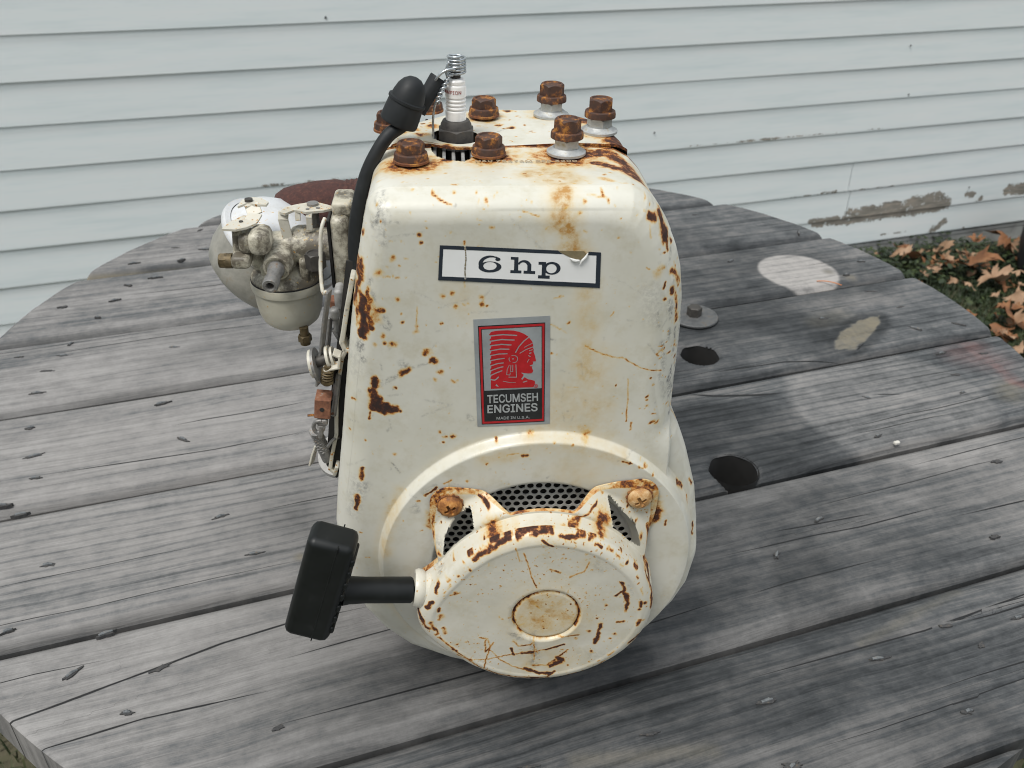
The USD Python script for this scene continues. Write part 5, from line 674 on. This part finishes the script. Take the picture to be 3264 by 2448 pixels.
# ---------------------------------------------------------------- carburetor
BX, BY = -.1378, .1000
carb = part(eng, 'carburetor', [cyl((-.150, .100, .2570), (-.1040, .097, .2615), .0092, 32, .0094), rbox((-.1565, .090, .2450), (-.1300, .112, .2640), .006), place(lathe([(0, .2395), (.0202, .2395), (.0202, .2412), (.0185, .2440), (.0150, .2462), (.0095, .2480), (0, .249)], 48), (BX, BY, 0)),
    rbox((-.1518, .074, .2632), (-.1402, .092, .2765), .0042), rbox((-.1578, .078, .2625), (-.1500, .094, .2740), .0034), rbox((-.1345, .092, .2560), (-.118, .108, .2700), .006), rbox((-.150, .088, .2380), (-.1455, .105, .2520), .002), rbox((-.1280, .086, .2390), (-.1230, .1, .2560), .0022)], 'cream_carburetor', smooth=35)
part(carb, 'fuel_bowl', place(lathe([(0, .2092), (.0090, .2094), (.0130, .2106), (.0160, .2135), (.0180, .2185), (.0190, .2250), (.0195, .2335), (.0206, .2340), (.0209, .2355), (.0209, .2385), (.0203, .2394), (.019, .2394), (0, .239)], 56), (BX, BY, 0)), 'cream_bowl', smooth=35)
part(carb, 'bowl_gasket', place(lathe([(.015, .2392), (.0207, .2392), (.0207, .2399), (.015, .2399)], 56), (BX, BY, 0)), 'dark_inside')
part(carb, 'bowl_drain', [cyl((-.1290, .085, .2140), (-.1290, .085, .2090), .0026, 20), place(hexhead(.0040, .0042), (-.1290, .085, .2050), spin=.3), cyl((-.1290, .085, .2050), (-.1290, .085, .2030), .0030, 20)], 'brass', smooth=30)
nip = np.array([-.1392, .0590, .2535]); c0 = np.array([-.1376, .0930, .2570]); nd_ = nip - c0; nd_ /= np.linalg.norm(nd_)
part(carb, 'fuel_inlet_boss', place(lathe([(0, 0), (.0082, 0), (.0080, .008), (.0076, .0150), (.0070, .0165), (.0060, .0165), (.0058, .0158), (0, .0158)], 36), c0, nd_), 'cream_carburetor', smooth=35)
part(carb, 'fuel_nipple', place(lathe([(.0020, .010), (.0044, .0105), (.0047, .018), (.0041, .021), (.0037, .026), (.0042, .0275), (.0043, .0335), (.0038, .0346), (.0024, .0346), (.0019, .0335), (.0019, .020), (0, .020)], 32), c0, nd_), 'old_steel', smooth=35)
part(carb, 'intake_flange', [rbox((-.1085, .083, .2360), (-.0985, .118, .2815), .0035), rbox((-.1075, .089, .2800), (-.0960, .112, .2880), .0022), rbox((-.0980, .078, .232), (-.080, .122, .279), .004)], 'cream_carburetor', smooth=30)
part(carb, 'gasket', rbox((-.1102, .084, .2395), (-.1087, .117, .2800), .0006, 8), 'dark_inside')
part(carb, 'adjusting_nut', [place(hexhead(.0056, .0090), (-.1172, .0790, .2548), spin=.2)], 'dark_steel', smooth=25)
part(carb, 'choke_post', [cyl((-.1600, .085, .2590), (-.1582, .085, .2770), .0026, 20), rbox((-.1620, .074, .2558), (-.1518, .088, .2632), .0024)], 'cream_carburetor', smooth=35)
part(carb, 'side_screw', [cyl((-.1620, .080, .2588), (-.1658, .080, .2588), .0042, 24), place(hexhead(.0044, .0042), (-.1648, .080, .2588), (-1, 0, 0))], 'brass', smooth=28)
def flatpart(poly, z, th, slope=(0, 0), y0=0):                     # plan outline (u, w); z height with a slope
    return plate(Polygon(poly).buffer(.0006).buffer(-.0003), th, lambda a, b, c: np.stack([a, b, z + slope[0] * (a - poly[0][0]) + slope[1] * (b - poly[0][1]) + c], -1))
part(carb, 'choke_lever', [flatpart([(-.1640, .078), (-.1625, .086), (-.1565, .096), (-.1495, .095), (-.1475, .086), (-.1520, .080), (-.1570, .077)], .2772, .0012), strip3([(-.1510, .090, .2780), (-.1495, .094, .2800), (-.1515, .098, .2835), (-.1530, .101, .2840)], .008, .0012, (.9, -.1, 0)), flatpart([(-.1580, .094), (-.1575, .103), (-.1530, .107), (-.1480, .106), (-.1430, .100), (-.1435, .096), (-.1500, .097), (-.1540, .099)], .2835, .0012)], 'white_lever', smooth=30)
part(carb, 'choke_screw', [cyl((-.1535, .101, .2847), (-.1535, .101, .2862), .0022, 18), cyl((-.1560, .087, .2784), (-.1560, .087, .2790), .0011, 12)], 'dark_steel')
part(carb, 'throttle_lever', [flatpart([(-.1360, .094), (-.1340, .101), (-.1280, .105), (-.1190, .109), (-.1130, .105), (-.1085, .102), (-.1085, .099), (-.1130, .096), (-.1220, .094), (-.1290, .097), (-.1330, .092)], .2800, .0013), strip3([(-.1345, .096, .2802), (-.1348, .094, .2770), (-.1335, .094, .2660)], .0055, .0013, (1, .1, .0)), strip3([(-.1205, .095, .2802), (-.1207, .094, .2780), (-.1208, .094, .2710)], .0034, .0012, (1, 0, 0)), strip3([(-.127, .097, .2802), (-.127, .0955, .2760)], .003, .0012, (1, 0, 0))], 'white_lever', smooth=30)
part(carb, 'throttle_screw', [cyl((-.1195, .104, .2812), (-.1195, .104, .2826), .0032, 24), cyl((-.1215, .0975, .2812), (-.1215, .0975, .2817), .0010, 12), cyl((-.1160, .099, .2812), (-.1160, .099, .2817), .0012, 12)], 'old_steel', smooth=30)
part(carb, 'throttle_shaft', cyl((-.1195, .104, .262), (-.1195, .104, .281), .003, 20), 'old_steel', smooth=35)
# -- air cleaner and muffler behind
ca = np.array([-.60, .05, -.80]); ca /= np.linalg.norm(ca); cc_ = np.array([-.1450, .1340, .2450])
aircl = part(eng, 'air_cleaner', place(lathe([(0, -.0200), (.012, -.0195), (.022, -.0165), (.029, -.0110), (.0335, -.0040), (.0345, 0), (.0345, .003), (.0346, .0036), (.01, .0036), (0, .0036)], 64), cc_, ca), 'white_can', smooth=40, label='round white air cleaner can behind the carburetor')
part(aircl, 'clamp_rim', place(lathe([(.0346, -.0018), (.0378, -.0014), (.0384, 0), (.0384, .0022), (.0376, .0036), (.0346, .0036)], 64), cc_, ca), 'white_can', smooth=40)
part(aircl, 'lower_bowl', place(lathe([(0, .003), (.0350, .0030), (.0356, .0045), (.0354, .020), (.0335, .0275), (.0275, .0325), (.016, .0345), (0, .0350)], 64), cc_, ca), 'dull_bowl', smooth=40, label='lower bowl of the air cleaner, greyed mostly to paint in shade')
muf = part(eng, 'muffler', place(lathe([(0, 0), (.008, .0008), (.0135, .004), (.0165, .0095), (.0178, .018), (.0185, .030), (.0180, .042), (.0165, .047), (.0172, .0485), (.0165, .050), (.0172, .0515), (.0165, .053), (.0172, .0545), (.0165, .056), (.0160, .075), (0, .075)], 48), (-.1530, .158, .2525), (.98, .06, .10)), 'rust_muffler', smooth=35, label='dark brown rusty muffler behind the air cleaner')
part(muf, 'exhaust_pipe', cyl((-.085, .160, .2560), (-.04, .150, .250), .0125, 32), 'rust_muffler', smooth=35)

# ---------------------------------------------------------------- governor links and throttle bracket down the left side
gov = part(eng, 'control_bracket', [strip3([(-.0936, .046, .2660), (-.0976, .046, .2490), (-.1018, .046, .2290), (-.1006, .046, .2248), (-.0985, .046, .2238)], .012, .0026, (0, 1, 0)), strip3([(-.0985, .052, .2245), (-.1035, .052, .2150), (-.1062, .052, .2020), (-.1090, .052, .1850), (-.1108, .052, .1640), (-.1150, .052, .1470), (-.1166, .052, .1385), (-.1140, .052, .1355), (-.1120, .05, .142)], .010, .0022, (0, 1, 0))], 'white_lever', smooth=30, label='bent cream sheet-metal control bracket on the left edge of the housing')
part(gov, 'throttle_rod', tube(spline([(-.1104, .083, .2880 - .006), (-.1122, .079, .2775), (-.1134, .076, .2670), (-.1140, .073, .2560), (-.1120, .060, .2500), (-.1090, .051, .2540)], 36), .0011, 10), 'white_lever', smooth=True)
part(gov, 'governor_lever', [strip3([(-.1070, .048, .2555), (-.1105, .048, .2390), (-.1140, .048, .2195), (-.1178, .048, .1990)], .006, .0014, (.3, 1, 0)), strip3([(-.1086, .056, .2360), (-.1118, .056, .2170)], .005, .0012, (.3, 1, 0))], 'old_steel', smooth=30)
part(gov, 'lever_casting', [rbox((-.1060, .056, .2395), (-.1010, .068, .2520), .002), rbox((-.1085, .053, .2350), (-.1035, .066, .2420), .002), rbox((-.1075, .054, .2270), (-.1045, .062, .2365), .0014), cyl((-.1075, .056, .229), (-.1045, .056, .222), .0016, 12)], 'cast_aluminium', smooth=30)
part(gov, 'rusty_lug', rbox((-.1090, .058, .2400), (-.1050, .066, .2450), .0012), 'rust_plate', smooth=30)
part(gov, 'pivot_disc', [cyl((-.1200, .045, .2135), (-.1183, .045, .2138), .0078, 32)], 'white_lever', smooth=30)
part(gov, 'pivot_disc', [cyl((-.1178, .045, .2125), (-.1164, .045, .2128), .0098, 32)], 'old_steel', smooth=30)
part(gov, 'pivot_disc', [cyl((-.1110, .046, .2170), (-.1095, .046, .2173), .0066, 32), cyl((-.1085, .046, .2173), (-.1072, .046, .2176), .0056, 32)], 'white_lever', smooth=30)
part(gov, 'pivot_pin', cyl((-.1200, .045, .2135), (-.1050, .047, .2180), .0032, 20), 'dark_steel', smooth=30)
part(gov, 'clevis', [strip3([(-.1132, .041, .2085), (-.1122, .041, .2125), (-.1090, .041, .2140), (-.1045, .041, .2150), (-.1035, .041, .2215), (-.1062, .041, .2230)], .006, .0013, (0, 1, .2))], 'white_lever', smooth=30)
sp_ = np.linspace(0, 1, 60)
part(gov, 'spring_screw', [cyl((-.1103, .040, .2150), (-.1116, .040, .2060), .0019, 14), tube(np.stack([-.1104 - .0011 * sp_ + .0029 * np.cos(sp_ * 25), .040 + .0029 * np.sin(sp_ * 25), .2135 - .0065 * sp_], -1), .0006, 6), place(lathe([(0, .0034), (.0022, .0032), (.0036, .0018), (.0036, 0), (0, 0)], 24), (-.1115, .040, .2065), (-.13, 0, -1))], 'brass', smooth=35)
part(gov, 'swivel_plate', [rbox_at((-.1158, .0405, .1868), (.0090, .0016, .0128), .0006, ((.985, 0, -.12), (0, 1, 0), (.12, 0, .985))), rbox_at((-.1150, .0455, .1925), (.0090, .010, .0014), .0005, ((.985, 0, -.12), (0, 1, 0), (.12, 0, .985)))], 'rust_plate', smooth=30, label='small rusty square plate with a hole')
part(gov, 'swivel_hole', cyl((-.1160, .0394, .1868), (-.1160, .0402, .1868), .0013, 16), 'dark_inside')  # black disc paints the dark of the hole on the solid plate
part(gov, 'swivel_pin', [cyl((-.1246, .041, .1822), (-.110, .043, .1818), .0007, 10)], 'rust_bolt')
part(gov, 'link_rod', [strip3([(-.1092, .050, .1975), (-.1112, .050, .1880)], .003, .0012, (0, 1, 0)), tube([(-.1060, .048, .2050), (-.1092, .047, .1880), (-.1112, .047, .1780)], .0016, 10)], 'old_steel', smooth=30)
part(gov, 'cable_loop', [tube(spline([(-.1172, .040, .1790), (-.1200, .040, .1785), (-.1218, .040, .1745), (-.1200, .040, .1712), (-.1175, .040, .1720), (-.1165, .041, .1755), (-.1172, .040, .1790)], 30), .0012, 10), rbox_at((-.1168, .042, .1775), (.0060, .0050, .0045), .0012, None), strip3([(-.1172, .0375, .1765), (-.1182, .0370, .1700)], .0022, .0012, (1, .2, 0))], 'old_steel', smooth=35)
coil = spline([(-.1222, .045, .1690), (-.1218, .048, .1640), (-.1200, .050, .1540), (-.1180, .052, .1430)], 30)
part(gov, 'control_cable', [tube(coil, .0034, 14), twist(coil[:22], .0034, 14, .0005, 0)], 'old_steel', smooth=True)
part(gov, 'cable_tab', [strip3([(-.1245, .058, .1490), (-.1268, .058, .1430), (-.1290, .058, .1355)], .006, .0012, (.4, 1, 0))], 'white_lever', smooth=30)
part(gov, 'bracket_lug', rbox((-.1140, .055, .1590), (-.1100, .066, .1690), .0015), 'cream_carburetor', smooth=30)
part(gov, 'lower_link', tube(spline([(-.1160, .044, .1575), (-.1130, .046, .1610), (-.1100, .050, .1600)], 12), .0010, 8), 'old_steel', smooth=True)
part(eng, 'sump_lug', [place(lathe([(.004, 0), (.0155, 0), (.0165, .003), (.0155, .006), (.004, .006)], 36), (-.116, .100, .108), (-.25, -.5, .8)), rbox((-.118, .090, .0), (-.08, .115, .105), .006)], 'cast_aluminium', smooth=35)

# ---------------------------------------------------------------- stickers on the front
def homography(src, dst):
    A = []
    for (x, y), (u, v) in zip(src, dst): A += [[x, y, 1, 0, 0, 0, -u * x, -u * y, -u], [0, 0, 0, x, y, 1, -v * x, -v * y, -v]]
    return np.linalg.svd(np.array(A))[2][-1].reshape(3, 3)
def stick(Hm, layer, curl=None):
    def fn(a, b, c):
        q = np.stack([a, b, np.ones_like(a)], -1) @ Hm.T; y = -.0002 - .00007 * layer - c + (meshkit.fbm(np.stack([q[:, 0] / q[:, 2] * 14, q[:, 1] / q[:, 2] * 14, 0 * a], -1), 3, 4) - .5) * .0016
        return np.stack([q[:, 0] / q[:, 2], y, q[:, 1] / q[:, 2]], -1)
    return fn
def fine(poly, n): return poly.segmentize(n)
def sheet(poly, Hm, layer, cell=60):
    """a sticker layer cut into cells so that it follows the panel"""
    x0, y0, x1, y1 = poly.bounds; out = []
    for x in np.arange(x0, x1, cell):
        for y in np.arange(y0, y1, cell):
            g = poly.intersection(sbox(x, y, x + cell, y + cell))
            for q in getattr(g, 'geoms', [g]):
                if q.geom_type == 'Polygon' and q.area > .5: out.append(q)
    return plate(MultiPolygon(out), .00004, stick(Hm, layer))
HL = homography([(90, 68), (2118, 175), (2105, 630), (63, 512)], [(-.0482, .3028), (.0255, .2988), (.0263, .2806), (-.0494, .2854)])
tear = Polygon([(1570, 60), (1580, 152), (1630, 190), (1710, 232), (1762, 262), (1800, 285), (1848, 280), (1900, 240), (1945, 212), (1962, 165), (1960, 60)])
full = Polygon([(90, 68), (2118, 175), (2105, 630), (63, 512)]); inner = Polygon([(132, 118), (2060, 215), (2052, 570), (112, 465)])
crackp = LineString([(400, 60), (412, 150), (416, 235), (405, 330), (402, 400), (406, 500)])
dec = part(eng, 'power_sticker', sheet(inner.buffer(20).intersection(full).difference(tear), HL, 0), 'label_white', label='white sticker reading 6 hp inside a dark border, torn at its top right')
part(dec, 'border', sheet(full.difference(inner).difference(tear).difference(crackp.buffer(11)), HL, 1), 'ink_navy')
ell = lambda cx, cy, rx, ry: affinity.scale(Point(cx, cy).buffer(1, 32), rx, ry)
six = unary_union([ell(718, 350, 144, 70).difference(ell(718, 338, 84, 52)), ell(718, 312, 144, 107).difference(ell(742, 312, 117, 84)).intersection(Polygon([(560, 190), (800, 190), (800, 245), (640, 330), (640, 400), (560, 400)])), ell(818, 255, 33, 20), Polygon([(790, 215), (846, 240), (845, 262), (800, 240)])])
part(dec, 'numeral', sheet(six, HL, 1), 'ink_navy')
hh = unary_union([Polygon([(1026, 228), (1078, 230), (1072, 415), (1020, 412)]), Polygon([(983, 224), (1078, 228), (1077, 263), (981, 258)]), Polygon([(975, 392), (1115, 398), (1113, 434), (973, 428)]), ell(1150, 345, 90, 80).difference(ell(1137, 355, 55, 62)).intersection(Polygon([(1070, 240), (1260, 240), (1260, 345), (1070, 320)])), Polygon([(1190, 320), (1240, 320), (1236, 420), (1186, 418)]), Polygon([(1143, 400), (1288, 406), (1286, 443), (1141, 437)])])
part(dec, 'letter', sheet(hh, HL, 1), 'ink_navy')
pp = unary_union([Polygon([(1376, 290), (1426, 292), (1418, 490), (1368, 488)]), Polygon([(1331, 289), (1426, 292), (1425, 328), (1330, 324)]), Polygon([(1325, 458), (1472, 465), (1470, 506), (1323, 498)]), ell(1500, 372, 108, 81).difference(ell(1493, 376, 66, 58))])
part(dec, 'letter', sheet(pp, HL, 1), 'ink_navy')
part(dec, 'torn_patch', sheet(Polygon([(1580, 150), (1905, 158), (1935, 195), (1885, 245), (1852, 278), (1770, 248), (1650, 196)]), HL, 2, 30), 'torn_olive')
part(dec, 'curled_edge', tube([np.r_[HL @ [x, y, 1]][[0, 1]][None].ravel().tolist() for x, y in [(0, 0)]] if False else np.array([[q[0] / q[2], -.0008, q[1] / q[2]] for q in [HL @ [x, y, 1] for x, y in [(1725, 240), (1765, 262), (1800, 272), (1845, 266)]]]), [.0003, .0007, .0007, .0003], 8), 'curl_white')
part(dec, 'curled_edge', tube(np.array([[q[0] / q[2], -.0007, q[1] / q[2]] for q in [HL @ [x, y, 1] for x, y in [(1850, 320), (1880, 270), (1925, 225), (1950, 180)]]]), [.0002, .0005, .0006, .0003], 8), 'curl_white')
frag = []; r_ = np.random.default_rng(4)
for y in range(95, 490, 16):
    x = np.interp(y, [60, 150, 235, 330, 400, 500], [400, 412, 416, 405, 402, 406]); w_ = r_.uniform(3, 11); frag.append(Polygon([(x - w_, y), (x + w_ * .7, y - 2), (x + w_, y + 13), (x - w_ * .6, y + 15)]))
part(dec, 'crease', plate(MultiPolygon(frag), .00005, stick(HL, 2)), 'torn_olive')

HP = homography([(80, 95), (1155, 58), (1135, 1568), (135, 1615)], [(-.0332, .2645), (.0035, .2660), (.0062, .2030), (-.0311, .2019)])
plq = part(eng, 'maker_sticker', sheet(Polygon([(80, 95), (1155, 58), (1135, 1568), (135, 1615)]), HP, 0), 'foil', label='silver foil maker sticker with a red head emblem and lettering')
o1 = Polygon([(145, 187), (1087, 150), (1064, 1540), (195, 1585)]); o2 = Polygon([(158, 202), (1076, 165), (1053, 1528), (206, 1572)]); i2 = Polygon([(190, 231), (1047, 197), (1032, 1500), (232, 1545)]); i1 = Polygon([(200, 240), (1036, 206), (1028, 1070), (1024, 1490), (240, 1533), (232, 1108)]); wnd = Polygon([(200, 240), (1036, 206), (1028, 1070), (232, 1108)])
part(plq, 'dark_panel', sheet(o1.difference(wnd), HP, 1), 'ink_black')
part(plq, 'red_frame', sheet(o2.difference(i2), HP, 2), 'ink_red')
HEAD = [(302, 312), (330, 275), (380, 262), (480, 254), (560, 252), (640, 258), (720, 275), (790, 305), (850, 345), (880, 385), (900, 410), (912, 440), (917, 470), (912, 500), (925, 530), (920, 556), (936, 600), (945, 640), (953, 676), (950, 692), (922, 695), (908, 698), (914, 716), (907, 738), (868, 748), (868, 760), (905, 764), (896, 780), (903, 800), (914, 824), (905, 848), (888, 860), (840, 863), (790, 857), (743, 850), (765, 868), (783, 880), (768, 908), (748, 935), (760, 955), (780, 930), (795, 915), (840, 944), (900, 957), (935, 968), (938, 1000), (920, 1035), (915, 1055), (326, 1080), (325, 960)]
tips = [312, 385, 455, 523, 590, 665, 735, 803, 872, 930]
for k in range(9, 0, -1): HEAD += [(330, tips[k] + 22), (304 + k * 1.6, tips[k]), (330, tips[k] - 26)]
HEAD += [(330, tips[0] + 20)]
hs = Polygon(HEAD).buffer(0)
slits = [([(290, 332), (500, 312), (695, 328)], 9), ([(290, 408), (480, 381), (660, 392)], 9), ([(290, 472), (470, 450), (615, 460)], 9), ([(290, 545), (460, 516), (585, 520)], 8.5), ([(290, 614), (440, 586), (560, 582)], 8), ([(290, 686), (430, 658), (520, 648)], 8), ([(290, 764), (420, 722), (505, 712)], 8), ([(290, 836), (420, 786), (500, 765)], 8), ([(300, 900), (410, 850), (485, 822)], 8), ([(315, 945), (375, 958), (405, 940), (435, 908)], 9), ([(862, 352), (790, 405), (720, 482), (668, 572)], 8), ([(795, 495), (850, 465), (905, 442)], 5), ([(733, 578), (810, 530), (915, 490)], 6), ([(862, 545), (908, 530)], 5), ([(860, 584), (890, 572)], 8), ([(850, 612), (876, 625)], 6), ([(857, 665), (832, 705)], 5), ([(583, 745), (555, 800), (545, 880), (590, 885), (596, 855)], 5), ([(605, 745), (600, 838), (630, 838), (632, 745)], 5), ([(675, 740), (682, 915), (575, 915)], 6), ([(497, 972), (580, 988), (665, 992)], 5), ([(775, 985), (825, 970)], 7)]
cut = [LineString(p).buffer(w, cap_style=1 if w < 8 else 2) for p, w in slits] + [Polygon([(400, 1008), (388, 1038), (438, 1052)]), ell(635, 656, 15, 9)]
for a0, a1 in ((20, 95) , (140, 200), (250, 400)):
    t_ = np.radians(np.linspace(a0, a1, 14)); cut.append(LineString(np.stack([640 + 60 * np.cos(t_), 658 + 52 * np.sin(t_)], -1)).buffer(5.5))
part(plq, 'emblem', sheet(hs.difference(unary_union(cut)), HP, 1), 'ink_red')
part(plq, 'registered_mark', sheet(ell(948, 1038, 30, 27).difference(ell(948, 1038, 23, 20)), HP, 1), 'ink_red')
def lettering(txt, quad, name, matn, layer=2, bold=True, parent=plq, Hm=HP):
    t = meshkit.text_mesh(txt, 10, .00004, bold=bold); v = np.array(t.vertices); x0, x1 = v[:, 0].min(), v[:, 0].max(); y0, y1 = v[:, 1].min(), v[:, 1].max()
    a, b = (v[:, 0] - x0) / (x1 - x0), (v[:, 1] - y0) / (y1 - y0); q = np.array(quad, float)   # quad: bottom-left, bottom-right, top-right, top-left
    p = (1 - b)[:, None] * ((1 - a)[:, None] * q[0] + a[:, None] * q[1]) + b[:, None] * ((1 - a)[:, None] * q[3] + a[:, None] * q[2])
    r = np.stack([p[:, 0], p[:, 1], np.ones(len(p))], -1) @ Hm.T
    t.vertices = stick(Hm, layer)(p[:, 0], p[:, 1], v[:, 2]); part(parent, name, t, matn)
lettering('R', [(937, 1050), (961, 1049), (961, 1026), (937, 1027)], 'lettering', 'ink_red')
lettering('TECUMSEH', [(275, 1284), (978, 1250), (978, 1132), (271, 1166)], 'lettering', 'foil_flat')
lettering('ENGINES', [(275, 1424), (972, 1392), (970, 1276), (275, 1308)], 'lettering', 'foil_flat')
lettering('MADE IN U.S.A.', [(403, 1512), (860, 1492), (860, 1456), (403, 1474)], 'lettering', 'foil_flat', bold=False)
